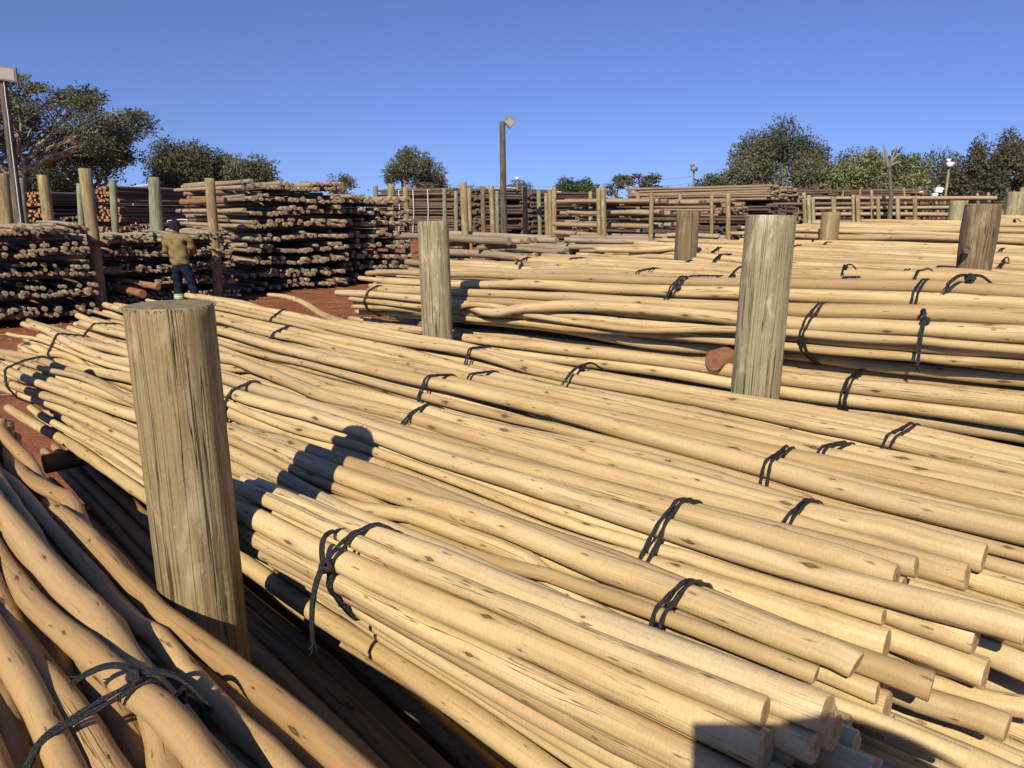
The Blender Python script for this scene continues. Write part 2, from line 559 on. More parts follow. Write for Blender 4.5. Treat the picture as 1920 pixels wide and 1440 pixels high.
# ------------------------------------------------------------------ the setting: ground
def build_ground():
    rad = [0.0]
    r = 0.35
    while r < 900:
        rad.append(r); r *= 1.045 if r > 6 else 1.07
    na = 160
    V, F = [(0, 0, ground_z(0, 0))], []
    for r in rad[1:]:
        for k in range(na):
            a = 2 * math.pi * k / na
            x, y = r * math.cos(a), r * math.sin(a)
            V.append((x, y, ground_z(x, y)))
    for k in range(na):
        F.append((0, 1 + k, 1 + (k + 1) % na))
    for i in range(len(rad) - 2):
        b0, b1 = 1 + i * na, 1 + (i + 1) * na
        for k in range(na):
            k2 = (k + 1) % na
            F.append((b0 + k, b1 + k, b1 + k2, b0 + k2))
    mb = MB(); mb.add(V, F)
    o = mb.obj('ground', [ground_material()])
    tag(o, kind='structure')


build_ground()

# ------------------------------------------------------------------ the yellow piles: rods settled against one another
def smooth_noise(n, corr, amp, step):
    """random wobble with correlation length corr metres on stations step apart"""
    k = max(3, int(n * step / corr) + 3)
    c = rng.normal(0, 1, (k, 2))
    x = np.linspace(0, k - 1.001, n)
    i = x.astype(int); f = (x - i)[:, None]; f = f * f * (3 - 2 * f)
    return amp * (c[i] * (1 - f) + c[np.minimum(i + 1, k - 1)] * f)


def hexpack(n, a, b, r):
    """n points in an ellipse of half axes a, b with hex spacing around 2r"""
    pts = []
    for i in range(-12, 13):
        for j in range(-8, 9):
            x = (i + .5 * (j % 2)) * 2 * r; y = j * 1.74 * r
            pts.append((((x / a) ** 2 + (y / b) ** 2), x, y))
    pts.sort()
    return [(p[1], p[2]) for p in pts[:n]]


class Pile:
    def __init__(s, name, posts, step=.1, smin=-.4, smax=7.4):
        s.name, s.posts, s.step = name, posts, step
        s.S = np.arange(smin, smax + 1e-6, step)
        s.poles, s.bundles = [], []

    def bundle(s, butt, tip, n, half=(.15, .11), r=.030, rv=.004, amp=.012, corr=.8, jit=.10, ropes=(), label='', group='', kind=None, mat='pole', taper=.78, knots=(), flip=False, show=True):
        b = dict(butt=butt, tip=tip, ropes=ropes, label=label, group=group, idx=[], mat=mat, knots=knots)
        s.bundles.append(b)
        (s0, w0, z0), (s1, w1, z1) = butt, tip
        S = s.S
        t = (S - s0) / (s1 - s0)
        for (ox, oy) in hexpack(n, half[0], half[1], r * 1.0):
            rr = float(np.clip(rng.normal(r, rv), r * .68, r + .0055))
            a0 = s0 + rng.uniform(-jit, jit * .6); a1 = s1 + rng.uniform(-jit * 2.4, jit * 1.6)
            wob = smooth_noise(len(S), corr, amp, s.step)
            wob += smooth_noise(len(S), corr * .4, amp * .35, s.step)
            spread = 1 + .12 * np.clip(t - .7, 0, 1) * 3
            W = w0 + (w1 - w0) * t + ox * spread + wob[:, 0]
            Z = z0 + (z1 - z0) * t + oy + wob[:, 1]
            rad = rr * (1.04 - (1 - taper) * np.clip(t, 0, 1)) if not flip else rr * (taper + (1 - taper) * np.clip(t, 0, 1))
            rn = smooth_noise(len(S), .35, .045, s.step)[:, 0] + smooth_noise(len(S), .12, .02, s.step)[:, 0]
            rad = rad * (1 + rn)
            b['idx'].append(len(s.poles))
            s.poles.append(dict(W=W, Z=Z, r=rad, s0=a0, s1=a1, b=len(s.bundles) - 1))
        return b

    def settle(s, iters=110):
        N, K = len(s.poles), len(s.S)
        T = np.stack([np.stack([p['W'], p['Z']], 1) for p in s.poles], 1)     # K,N,2
        Rr = np.stack([p['r'] for p in s.poles], 1)
        A = np.stack([(s.S >= p['s0'] - s.step) & (s.S <= p['s1'] + s.step) for p in s.poles], 1)
        P = T.copy()
        # ropes draw their bundle together
        pull = np.full((K, N, 1), .05)
        bid = np.array([p['b'] for p in s.poles])
        iu, ju = np.triu_indices(N, 1)
        # only ever test pairs that can come near
        dmin = np.full(len(iu), 9.0)
        for k in range(0, K, 2):
            d = np.linalg.norm(T[k][iu] - T[k][ju], axis=1)
            d[~(A[k][iu] & A[k][ju])] = 9
            dmin = np.minimum(dmin, d)
        m = dmin < .17
        iu, ju = iu[m], ju[m]
        both = A[:, iu] & A[:, ju]
        rs = Rr[:, iu] + Rr[:, ju]
        for it in range(iters):
            fin = it > iters - 25
            if not fin:
                P += (T - P) * pull
                L = np.zeros_like(P)
                L[1:-1] = (P[:-2] + P[2:]) * .5 - P[1:-1]
                P += L * .5
            D = P[:, iu] - P[:, ju]
            d = np.sqrt((D ** 2).sum(2)) + 1e-6
            ov = np.where(both, np.clip(rs - d, 0, None), 0)
            q = D / d[:, :, None] * (ov * (.42))[:, :, None]
            C1 = np.zeros_like(P)
            for c in (0, 1):
                for k in range(K):
                    C1[k, :, c] = np.bincount(iu, q[k, :, c], N) - np.bincount(ju, q[k, :, c], N)
            P += np.clip(C1, -.02, .02)
            for (ps, pw, pr) in s.posts:
                for k in range(K):
                    ds = abs(s.S[k] - ps)
                    if ds < pr + .35:
                        half = pr + .004 if ds < pr else pr * max(0, 1 - (ds - pr) / .35)
                        lim = half + Rr[k]
                        dw = P[k, :, 0] - pw
                        hit = np.abs(dw) < lim
                        sg = np.where(T[k, :, 0] >= pw, 1, -1)
                        P[k, hit, 0] = pw + (sg * lim)[hit]
            if not fin and it % 2 == 0:
                L = np.zeros_like(P)
                L[1:-1] = (P[:-2] + P[2:]) * .5 - P[1:-1]
                P += L * .5
        s.P, s.R, s.A = P, Rr, A

    def build(s, sides=12, sub=1, twine_r=.0048, sides_twine=6, fine=False):
        for bi, b in enumerate(s.bundles):
            k0 = int(np.argmin(abs(s.S - b['butt'][0])))
            org = sw(b['butt'][0], s.P[k0, b['idx'], 0].mean(), s.P[k0, b['idx'], 1].mean())
            root = empty('pole_bundle', org)
            tag(root, b['label'], 'pole bundle', b['group'])
            b['root'] = root
            for pi in b['idx']:
                p = s.poles[pi]
                ss = [p['s0']] + [x for x in s.S[::sub] if p['s0'] + .04 < x < p['s1'] - .04] + [p['s1']]
                ss = np.array(ss)
                if fine: ss = np.sort(np.concatenate([ss, (ss[1:-2] + ss[2:-1]) / 2]))
                W = np.interp(ss, s.S, s.P[:, pi, 0]); Z = np.interp(ss, s.S, s.P[:, pi, 1])
                rr = np.interp(ss, s.S, s.R[:, pi])
                P3 = ss[:, None] * np.array((*UU, 0)) + W[:, None] * np.array((*VV, 0)) + Z[:, None] * np.array((0, 0, 1.0))
                mb = MB()
                ph = rng.uniform(0, 6.28, 3); am = rng.uniform(.01, .05, 3)

                scars = [(rng.uniform(0, 1), rng.uniform(0, 6.28), rng.uniform(.04, .14)) for _ in range(9 if fine else 0)]

                def wob(n, sd, ph=ph, am=am, scars=scars):
                    a = np.linspace(0, 2 * np.pi, sd, endpoint=False)[None]
                    x = np.linspace(0, 1, n)[:, None]
                    g = 1 + am[0] * np.cos(2 * a + ph[0] + 5 * x) + am[1] * .6 * np.cos(3 * a + ph[1] - 9 * x)
                    for (x0, a0_, h_) in scars:
                        da = (a - a0_ + np.pi) % (2 * np.pi) - np.pi
                        g = g + h_ * np.exp(-((x - x0) * (n - 1) / 1.1) ** 2) * np.exp(-(da / .5) ** 2)
                    return g
                tube(mb, P3, rr, sides, True, 0, 1, bevel=.002, wob=wob, tilt=.17)
                mb.obj('pole', [M[b['mat']], M['pole_end']], root, tuple(P3[0]))
            for rp in b['ropes']:
                s.rope(b, rp, root, twine_r, sides_twine)
            for (ks, side, big) in b['knots']:
                s.knot(b, ks, side, big, root, twine_r)

    def hull(s, b, sr, off):
        k = int(np.clip(np.searchsorted(s.S, sr), 1, len(s.S) - 1))
        f = (sr - s.S[k - 1]) / s.step
        pts = []
        for pi in b['idx']:
            p = s.poles[pi]
            if not (p['s0'] <= sr <= p['s1']): continue
            c = s.P[k - 1, pi] * (1 - f) + s.P[k, pi] * f
            r = s.R[k - 1, pi] * (1 - f) + s.R[k, pi] * f + off
            for a in np.linspace(0, 2 * np.pi, 20, endpoint=False):
                pts.append((c[0] + r * math.cos(a), c[1] + r * math.sin(a)))
        pts = sorted(set(pts))
        def half(ps):
            o = []
            for q in ps:
                while len(o) > 1 and (o[-1][0] - o[-2][0]) * (q[1] - o[-2][1]) - (o[-1][1] - o[-2][1]) * (q[0] - o[-2][0]) <= 0:
                    o.pop()
                o.append(q)
            return o
        lo = half(pts); up = half(pts[::-1])
        return np.array(lo[:-1] + up[:-1])

    def rope(s, b, sr, root, tr, sd):
        gap = rnd.uniform(.012, .022)
        skew = rnd.uniform(-.04, .04)
        mb = MB()
        for lane in (-.5, .5) if rnd.random() < .85 else (-.6, 0, .55):
            h = s.hull(b, sr + lane * gap, tr * .8)
            if len(h) < 4: return
            # resample evenly
            hh = np.vstack([h, h[:1]])
            L = np.concatenate([[0], np.cumsum(np.linalg.norm(np.diff(hh, axis=0), axis=1))])
            n = 72
            x = np.linspace(0, L[-1], n, endpoint=False)
            W = np.interp(x, L, hh[:, 0]); Z = np.interp(x, L, hh[:, 1])
            ph = rnd.uniform(0, 6.28)
            cz = (W - W.mean()) / (np.ptp(W) + 1e-6)
            S = sr + lane * gap + cz * skew + .003 * np.sin(np.arange(n) * .35 + ph)
            P3 = S[:, None] * np.array((*UU, 0)) + W[:, None] * np.array((*VV, 0)) + Z[:, None] * np.array((0, 0, 1.0))
            P3 = np.vstack([P3, P3[:2]])
            rad = tr * (1 + .18 * np.sin(np.arange(len(P3)) * 1.9 + ph))
            tube(mb, P3, rad, sd, False)
        o = mb.obj('twine', [M['twine']], root, tuple(P3[0]))

    def knot(s, b, sr, side, big, root, tr):
        """a tied knot with frayed tails; side 0..1 picks where on the loop (0.5 top, smaller towards the near side)"""
        h = s.hull(b, sr, tr)
        a = math.pi * side
        c = h.mean(0)
        dirs = (h - c) / np.linalg.norm(h - c, axis=1)[:, None]
        k = int(np.argmax(dirs @ np.array((-math.cos(a), math.sin(a)))))
        q = h[k]; nrm = dirs[k]
        nv = np.array((VV[0] * nrm[0], VV[1] * nrm[0], nrm[1]))
        base = np.array(sw(sr, q[0], q[1])) + nv * .006
        uu3 = np.array((*UU, 0)); tv = np.cross(nv, uu3)
        mb = MB()
        # the knot itself: three small wraps
        for j in range(3):
            ax = [uu3, tv, nv][j]
            e1 = [tv, nv, uu3][j]; e2 = [nv, uu3, tv][j]
            t = np.linspace(0, 2 * np.pi * 1.15, 16)
            rr = .0105 * big
            P = base + nv * .004 + np.outer(np.cos(t) * rr, e1) + np.outer(np.sin(t) * rr * .8, e2) + np.outer(t / 6.28 * .004, ax)
            tube(mb, P, .0048 * big, 6)
        for j in range(2):
            d = (uu3 * rnd.choice((-1, 1)) * rnd.uniform(.1, .5) + tv * (1 if j else -1) * rnd.uniform(.5, 1.0)); d /= np.linalg.norm(d)
            L = rnd.uniform(.07, .13) * big
            t = np.linspace(0, 1, 9)[:, None]
            bend = rnd.uniform(-.03, .03)
            P = base + nv * (.012 + .012 * np.sin(t * 3) - .012 * t ** 2) + d * L * t + np.cross(d, nv) * bend * t ** 2 - np.array((0, 0, .05)) * (t ** 2) * big * (.35 if nrm[1] > .7 else 1.0)
            tube(mb, P, .0042 * big * (1 - .2 * t[:, 0]), 6)
            tube(mb, P + uu3 * .005 + nv * .002, .0034 * big * (1 - .2 * t[:, 0]), 5)
            e = P[-1]; dd = P[-1] - P[-2]; dd /= np.linalg.norm(dd)
            for m_ in range(14):
                g = dd + np.array([rnd.gauss(0, .30) for _ in range(3)])
                g /= np.linalg.norm(g)
                l = rnd.uniform(.010, .024) * big
                tube(mb, np.array([e - dd * .01, e + g * l * .5, e + g * l + np.array((0, 0, -.002))]), [.0024, .0019, .0008], 4)
        mb.obj('knot', [M['twine']], root, tuple(base))


# the big posts that hold the piles: (s, w, radius)
POST_L, POST_P = (1.80, .56, .104), (1.62, 2.80, .1)
posts_row0 = [POST_L, (4.25, .36, .10)]
posts_row1 = [(1.60, 2.82, .101), (3.76, 2.77, .098)]
posts_row2 = [(1.50, 5.10, .1), (4.10, 5.75, .1)]
posts_row3 = [(3.95, 8.30, .1)]

ORD = 'first second third fourth fifth sixth seventh eighth ninth tenth eleventh twelfth thirteenth fourteenth fifteenth sixteenth seventeenth eighteenth nineteenth twentieth'.split()
ORD += ['twenty-' + x for x in ORD[:9]] + ['thirtieth'] + ['thirty-' + x for x in ORD[:9]] + ['fortieth'] + ['forty-' + x for x in ORD[:9]] + ['fiftieth'] * 40
NTH = ['first', 'second', 'third', 'fourth', 'fifth', 'sixth', 'seventh', 'eighth', 'ninth', 'tenth', 'eleventh', 'twelfth']

# ---- Z: the pile the photographer stands at, lower left
Z = Pile('z', posts_row0, smin=-.2, smax=6)
gz = 'bundles of the crooked pile in the lower left corner'
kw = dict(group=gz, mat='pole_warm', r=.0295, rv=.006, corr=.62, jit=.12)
Z.bundle((.25, .47, .95), (4.5, .30, .93), 10, (.12, .08), amp=.024, label='straight warm bundle along the foot of the thick near post', **kw)
Z.bundle((.22, .24, 1.02), (4.4, .12, .98), 12, (.13, .09), amp=.034, ropes=(1.27,), knots=((1.27, .55, 1.15), (1.27, .80, .9)), label='crooked bundle tied with a big frayed black knot in the lower left corner', **kw)
Z.bundle((.20, -.06, 1.04), (4.3, -.12, 1.02), 12, (.14, .09), amp=.034, ropes=(.80, 2.6), label='crooked bundle cut off by the left edge, next to the big frayed knot', **kw)
Z.bundle((.20, -.38, 1.05), (4.2, -.38, 1.02), 10, (.15, .10), amp=.03, label='crooked bundle at the very edge of the lower left corner', **kw)
Z.bundle((.2, -.72, 1.04), (4.2, -.68, 1.0), 10, (.15, .10), amp=.022, label='bundle of peeled poles beyond the lower left corner of the frame', **kw)
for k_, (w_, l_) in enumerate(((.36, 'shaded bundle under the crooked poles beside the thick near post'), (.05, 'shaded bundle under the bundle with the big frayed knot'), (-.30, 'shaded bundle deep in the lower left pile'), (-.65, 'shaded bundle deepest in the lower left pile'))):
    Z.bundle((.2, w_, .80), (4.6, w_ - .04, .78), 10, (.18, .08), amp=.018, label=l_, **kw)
Z.settle(); Z.build(14, fine=True)

# ---- A: the large pile that fills the middle
A = Pile('a', posts_row0 + posts_row1)
ga = 'bundles of peeled poles in the large middle pile'
kw = dict(group=ga, r=.0248, rv=.0052, corr=.62)
A.bundle((.42, .99, 1.11), (2.08, .75, 1.10), 18, (.13, .13), amp=.014, jit=.08, ropes=(1.42,), label='short front bundle starting right of the thick near post, tied with a hanging frayed knot', knots=((1.42, .12, 1.3),), **kw)
A.bundle((.42, 1.26, 1.05), (5.45, .60, 1.02), 19, (.15, .12), amp=.026, jit=.18, ropes=(.80, 3.0, 4.75), label='long wavy bundle running behind the thick near post to the left edge', **kw)
A.bundle((.40, 1.50, 1.11), (6.1, .92, 1.07), 19, (.15, .12), amp=.022, jit=.2, ropes=(.98, 3.05, 5.25), label='long bundle passing just behind the top of the thick near post', **kw)
A.bundle((.38, 1.76, 1.09), (6.3, 1.24, 1.07), 21, (.15, .12), amp=.019, jit=.2, ropes=(.80, 2.25, 5.6), label='long bundle ending at the right in a stair of thick cut butts', **kw)
A.bundle((-.02, 2.03, 1.13), (6.35, 1.56, 1.12), 19, (.15, .11), amp=.017, jit=.2, ropes=(1.0, 2.5, 4.6), label='long pale bundle in the centre of the middle pile, tied with double black twine', **kw)
A.bundle((-.18, 2.28, 1.10), (6.45, 1.90, 1.10), 19, (.15, .11), amp=.016, jit=.2, ropes=(.95, 2.55, 4.4), label='long bundle behind the centre bundle of the middle pile', **kw)
A.bundle((-.1, 2.53, 1.12), (6.55, 2.24, 1.13), 19, (.14, .10), amp=.015, jit=.2, ropes=(.85, 2.9, 5.0), label='long bundle just in front of the tall pale post', knots=((2.2, .45, 1.3),), **kw)
A.bundle((.3, 2.60, .98), (6.50, 2.54, 1.07), 18, (.12, .10), amp=.015, jit=.2, ropes=(.62, 3.2), label='hindmost bundle of the middle pile, against the two row posts', knots=((.64, .5, .9),), **kw)
for k, (w0, s0, z0, w1) in enumerate(((1.14, .20, .84, .78), (1.42, .14, .85, 1.02), (1.74, .05, .84, 1.34), (2.06, .06, .86, 1.66), (2.38, .0, .88, 2.0), (2.62, .0, .82, 2.35))):
    A.bundle((s0, w0, z0), (6.0 - .1 * k if k else 5.0, w1, .84), 17, (.16, .09), amp=.016, jit=.22, ropes=(.35,) if k % 2 == 0 else (),
             label='lower bundle of the middle pile, ' + NTH[k] + ' from the thick near post', **kw)
A.settle(); A.build(12, fine=True)

# ---- B: behind the tall pale posts
B = Pile('b', posts_row1 + posts_row2, smin=-.6, smax=6.4)
gb = 'bundles of peeled poles in the pile behind the tall pale post'
B.bundle((-.1, 3.12, 1.50), (5.35, 3.10, 1.24), 15, (.13, .10), .0275, .005, .020, .65, .15, (1.45, 5.0), 'front upper bundle behind the tall pale post, over the dark gap', gb, knots=((1.0, .2, 1.2),))
B.bundle((-.1, 3.36, 1.58), (5.45, 3.36, 1.32), 15, (.14, .10), .0275, .005, .018, .65, .15, (1.15, 2.35), 'second upper bundle behind the tall pale post', gb, knots=((.98, .45, 1.5), (2.3, .2, 1.2)))
B.bundle((-.1, 3.66, 1.58), (5.5, 3.66, 1.37), 15, (.15, .09), .0275, .0045, .016, .65, .15, (.7, 2.4), 'third upper bundle behind the tall pale post, with a bow of black twine', gb, knots=((2.15, .5, 1.2),))
B.bundle((-.1, 3.98, 1.56), (5.4, 3.98, 1.42), 15, (.15, .09), .0275, .0045, .015, .65, .15, (1.7, 3.0), 'fourth upper bundle behind the tall pale post', gb, knots=((4.2, .5, 1.2),))
B.bundle((-.1, 4.30, 1.50), (4.9, 4.32, 1.44), 15, (.15, .10), .0275, .0045, .015, .65, .15, (1.5, 4.6), 'upper bundle behind the posts with its blunt tips high above the dark poles', gb, knots=((1.9, .5, 1.0),))
B.bundle((-.1, 4.62, 1.50), (5.0, 4.64, 1.47), 12, (.14, .10), .0275, .0045, .015, .65, .15, (2.2, 4.3), 'upper bundle tied with two strands, blunt tips pointing at the dark stack', gb, knots=((1.55, .5, 1.0),))
B.bundle((-.1, 4.92, 1.49), (5.0, 4.98, 1.47), 12, (.14, .09), .030, .004, .012, .8, .15, (1.8, 3.4), 'rearmost upper bundle, in front of the two brown row posts', gb)
for k, (w0, z0, n) in enumerate(((3.07, 1.25, 13), (3.07, 1.06, 13), (3.38, 1.22, 12), (3.7, 1.22, 12), (4.05, 1.22, 12))):
    B.bundle((-.1 + .4 * (k == 0), w0, z0), (5.5, w0, z0 - .26), n, (.13, .09), .028, .0045, .013, .8, .2, (1.25,) if k < 2 else (),
             ['lower front bundle seen through the dark gap right of the tall pale post', 'lowest bundle of the pile behind the tall pale post',
              'shaded lower bundle behind the red log end', 'shaded lower bundle deep behind the red log end', 'shaded lower bundle deepest behind the red log end'][k], gb,
             knots=((1.3, .15, 1.3),) if k == 1 else ())
B.settle(90); B.build(10, 1, .0052, 5)

# ---- C, D, E: further piles
Cc = Pile('c', posts_row2 + posts_row3, smin=-.9, smax=6, step=.15)
gc = 'bundles of peeled poles in the third yellow pile'
for k in range(8):
    wv = 5.75 + .32 * k if k else 5.5
    zz = 1.47 + .012 * k
    lab = 'bundle in the third yellow pile, ' + NTH[k] + ' counted from the crooked brown post'
    Cc.bundle((-.6, wv, zz), (5.2, wv + (.35 if k == 0 else .02), zz + (.02 if k < 4 else .0)), 9, (.15, .07), .031, .004, .016, .9, .25, (1.2 + .37 * (k % 3), 3.6 + .3 * (k % 2)), lab, gc, knots=((1.2 + .37 * (k % 3), .5, 1.0),) if k in (1, 3, 6) else ())
Cc.bundle((-.6, 5.75, 1.30), (5.2, 5.95, 1.28), 8, (.15, .07), .031, .004, .014, .9, .2, (), 'shaded front bundle low in the third yellow pile', gc)
Cc.settle(70); Cc.build(8, 1, .006, 4)

D = Pile('d', posts_row3, smin=-1.2, smax=6, step=.15)
gd = 'bundles of peeled poles in the fourth yellow pile'
for k in range(7):
    wv = 8.55 + .33 * k
    D.bundle((-1, wv, 1.62 + .015 * k), (4.9, wv + .02, 1.66 + .015 * k), 8, (.16, .07), .032, .004, .018, .9, .25, (1.6 + .5 * (k % 3),), 'bundle in the fourth yellow pile, ' + NTH[k] + ' counted from the front', gd, knots=((1.6 + .5 * (k % 3), .5, 1.0),) if k in (2, 5) else ())
D.bundle((-1, 8.55, 1.47), (4.9, 8.6, 1.47), 8, (.16, .06), .032, .004, .014, .9, .2, (), 'lower front bundle of the fourth yellow pile', gd)
D.settle(60); D.build(8, 1, .006, 4)

E_ = Pile('e', [], smin=-1.5, smax=6, step=.3)
ge = 'bundles of peeled poles in the farthest yellow pile'
for k in range(6):
    wv = 11.3 + .36 * k
    E_.bundle((-1.2, wv, 1.70 + .01 * k), (3.3 + .1 * k, wv, 1.74 + .01 * k), 8, (.17, .07), .034, .004, .016, 1.2, .3, (1.2 + .4 * (k % 2),), 'bundle in the farthest yellow pile, ' + NTH[k] + ' counted from the front', ge)
E_.settle(50); E_.build(7, 1, .006, 4)

# ------------------------------------------------------------------ posts
def post(px_top, ang, base, h, r, mat, label, group=None, lean=(0, 0), bulge=None, sides=64, rows=60, cracks=True, name='timber_post', seed=0, flat=None, burr=True, cat='post'):
    rr = random.Random(seed)
    gx, gy = base
    gz = ground_z(gx, gy) - .3
    n = rows
    zz = np.linspace(0, 1, n)
    P = np.stack([gx + lean[0] * zz, gy + lean[1] * zz, gz + (h - gz) * zz], 1)
    rad = np.full(n, r)
    rad = r * (1.03 - .05 * zz)
    if bulge is not None:
        for (c, wd, am) in bulge: rad = rad * (1 + am * np.exp(-((zz - c) / wd) ** 2))
    a = np.linspace(0, 2 * np.pi, sides, endpoint=False)
    grooves = [(rr.uniform(0, 6.28), rr.uniform(.0, .9), rr.uniform(.15, .5), rr.uniform(.02, .05)) for _ in range(16 if cracks else 0)]
    ph = rr.uniform(0, 6)

    def wob(nn, sd):
        x = np.linspace(0, 1, nn)[:, None]
        aa = a[None] + .10 * np.sin(x * 6 + ph)
        g = 1 + .018 * np.cos(2 * aa + ph) + .012 * np.cos(3 * aa + 2 + 2 * x) + .004 * np.cos(11 * aa + 3 * x) + .003 * np.cos(23 * aa)
        for (c, z0, ln, dp) in grooves:
            da = (aa - c + np.pi) % (2 * np.pi) - np.pi
            win = np.clip(1 - ((x - z0) / ln) ** 2, 0, 1)
            g = g - dp * np.exp(-(da / .045) ** 2) * win
        if flat is not None:
            fa, fd, z0, z1 = flat
            da = (aa - fa + np.pi) % (2 * np.pi) - np.pi
            lim = (1 - fd) / np.maximum(np.cos(da), .3)
            wz = np.clip((x - z0) / .05, 0, 1) * np.clip((z1 - x) / .05, 0, 1)
            g = np.where(np.cos(da) > 0, g * (1 - wz) + np.minimum(g, lim) * wz, g)
        if nn > 4:
            g = g * (1 + .006 * np.sin(np.arange(nn) * 1.7 + ph)[:, None] * np.cos(aa * 5))
        return g
    root = empty(name, (gx, gy, gz + .3))
    mb = MB()
    tube(mb, P, rad, sides, True, 0, 1, bevel=.004, wob=wob, uoff=rr.uniform(0, 30), cap_dome=.002)
    o = mb.obj(name, [mat, M['post_end']], None, (gx, gy, gz + .3))
    bpy.data.objects.remove(root)
    o.name = name
    tag(o, label, cat, group)
    if burr:
        # saw fibres round the top edge
        mb = MB()
        top = P[-1]
        for k in range(90):
            t = rr.uniform(0, 6.28)
            e = np.array((math.cos(t), math.sin(t), 0))
            q = top + e * rad[-1] * rr.uniform(.96, 1.0) + np.array((0, 0, -.004))
            l = rr.uniform(.003, .010)
            tube(mb, np.array([q, q + e * l * .6 + np.array((0, 0, rr.uniform(-.003, .005))), q + e * l + np.array((rr.gauss(0, .002), rr.gauss(0, .002), rr.uniform(-.008, .003)))]), [.0012, .0009, .0004], 3)
        f = mb.obj('fibre_fringe', [M['post_pale']], None, (gx, gy, gz + .3))
        f.parent = o; f.location = (0, 0, 0)
        f['kind'] = 'stuff'
    return o


def swxy(s, wv):
    p = UU * s + VV * wv
    return (p[0], p[1])


gp = 'posts standing between the yellow piles'
post(0, 0, swxy(1.80, .56), 1.735, .102, M['post'], 'thick near post with a flat sawn top, split by long vertical cracks', gp, lean=(-.015, .01), seed=3, rows=90, sides=96)
post(0, 0, swxy(4.25, .36), 1.50, .10, M['post'], 'post mostly cut off by the left edge beside the crooked poles', gp, seed=4)
post(0, 0, swxy(1.60, 2.82), 1.93, .101, M['post_pale'], 'tall pale grey post in front of the red log end', gp, lean=(.03, 0), seed=5, rows=80, sides=80)
post(0, 0, swxy(3.76, 2.77), 1.885, .098, M['post_pale'], 'pale post with an axe-flattened face, left of the tall pale post', gp, lean=(-.03, 0), seed=6, flat=(5.0, .13, .30, .85), rows=70)
post(0, 0, swxy(1.50, 5.10), 1.985, .098, M['post_brown'], 'crooked brown post with a dark knot hole and a bulging edge', gp, lean=(.03, 0), seed=7, bulge=((.93, .05, .06), (.78, .06, -.04)))
post(0, 0, swxy(3.92, 5.62), 1.945, .10, M['post_brown'], 'dark weathered post standing before the gapped stack', gp, seed=8)
post(0, 0, swxy(3.90, 8.32), 1.93, .10, M['post'], 'short stained post with pale scars, right of the tall pale post', gp, seed=9)
post(0, 0, swxy(3.45, 10.95), 2.07, .105, M['post_pale'], 'pale stout post at the back of the fourth yellow pile', gp, seed=10)
post(0, 0, swxy(3.45, 13.4), 2.22, .12, M['post_pale'], 'broad pale post at the back of the farthest yellow pile', gp, seed=12)

# knot hole on the crooked brown post
def knot_hole():
    po = [o for o in bpy.data.objects if o.get('label', '').startswith('crooked brown post')][0]
    c = np.array(atd(1812, 468, 4.53 - .095))
    mb = MB()
    t = np.linspace(0, 2 * np.pi, 18)
    tube(mb, np.stack([c[0] + .017 * np.cos(t), np.full(18, c[1] - .002), c[2] + .022 * np.sin(t)], 1), .006, 7, False)
    tube(mb, np.array([c + (0, .03, 0), c + (0, -.001, 0)]), .015, 14)
    o = mb.obj('knot_hole', [M['post_dark']], po, tuple(c))


knot_hole()


def bearer(p0, p1, r, mat, endm, label, group='cross logs that carry the piles', sides=20):
    P = np.linspace(np.array(p0), np.array(p1), 9)
    P[1:-1] += rng.normal(0, .004, (7, 3))
    mb = MB()
    ph = rnd.uniform(0, 6)
    tube(mb, P, r * (1 + rng.normal(0, .015, 9)), sides, True, 0, 1, bevel=.004,
         wob=lambda n, s: 1 + .03 * np.cos(2 * np.linspace(0, 6.28, s, endpoint=False) + ph)[None] * np.ones((n, 1)))
    o = mb.obj('cross_log', [M[mat], M[endm]], None, tuple(P[0]))
    tag(o, label, 'log', group)
    return o


bearer(sw(1.86, 2.93, 1.27), sw(1.86, 5.1, 1.29), .050, 'red_log', 'red_end', 'red brown log end poking out left of the tall pale post')
bearer(sw(4.3, 3.0, 1.13), sw(4.3, 5.3, 1.16), .05, 'red_log', 'red_end', 'cross log in the dark gap behind the axe-flattened post')
bearer(sw(1.50, 1.02, .74), sw(1.50, 2.65, .74), .05, 'red_log', 'red_end', 'brown log under the short front bundle right of the thick near post')
bearer(sw(4.2, .60, .70), sw(4.2, 2.65, .72), .05, 'red_log', 'red_end', 'log under the far ends of the large middle pile')
bearer(sw(1.1, -.9, .62), sw(1.1, .48, .62), .05, 'red_log', 'red_end', 'log under the crooked poles in the lower left corner')
bearer(sw(3.9, -.9, .62), sw(3.9, .40, .62), .05, 'red_log', 'red_end', 'far log under the crooked poles at the left edge')

# ground tier under the piles
G = Pile('g', posts_row0, smin=-.2, smax=5.6, step=.15)
gg = 'shaded bundles on the ground under the yellow piles'
for k, wv in enumerate((-.75, -.35, .05, .36, .80, 1.15, 1.55, 1.95, 2.35)):
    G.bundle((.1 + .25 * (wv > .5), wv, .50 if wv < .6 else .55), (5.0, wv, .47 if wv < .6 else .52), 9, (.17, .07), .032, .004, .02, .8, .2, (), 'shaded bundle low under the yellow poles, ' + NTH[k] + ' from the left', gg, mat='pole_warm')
G.settle(50); G.build(9)
for sp in (1.1, 4.1):
    bearer(sw(sp, -.9, .37), sw(sp, 2.6, .40), .055, 'red_log', 'red_end', 'low log near the soil under the yellow piles, ' + ('nearer' if sp < 2 else 'farther') + ' one')
    bearer(sw(sp + .05, .3, .20), sw(sp + .05, 2.4, .22), .09, 'red_log', 'red_end', 'thick sleeper log on the soil under the piles, ' + ('nearer' if sp < 2 else 'farther') + ' one')
#@@BACK
# ------------------------------------------------------------------ stacks of dark poles behind
CAND = []       # poles of the middle-distance stacks that can be told apart


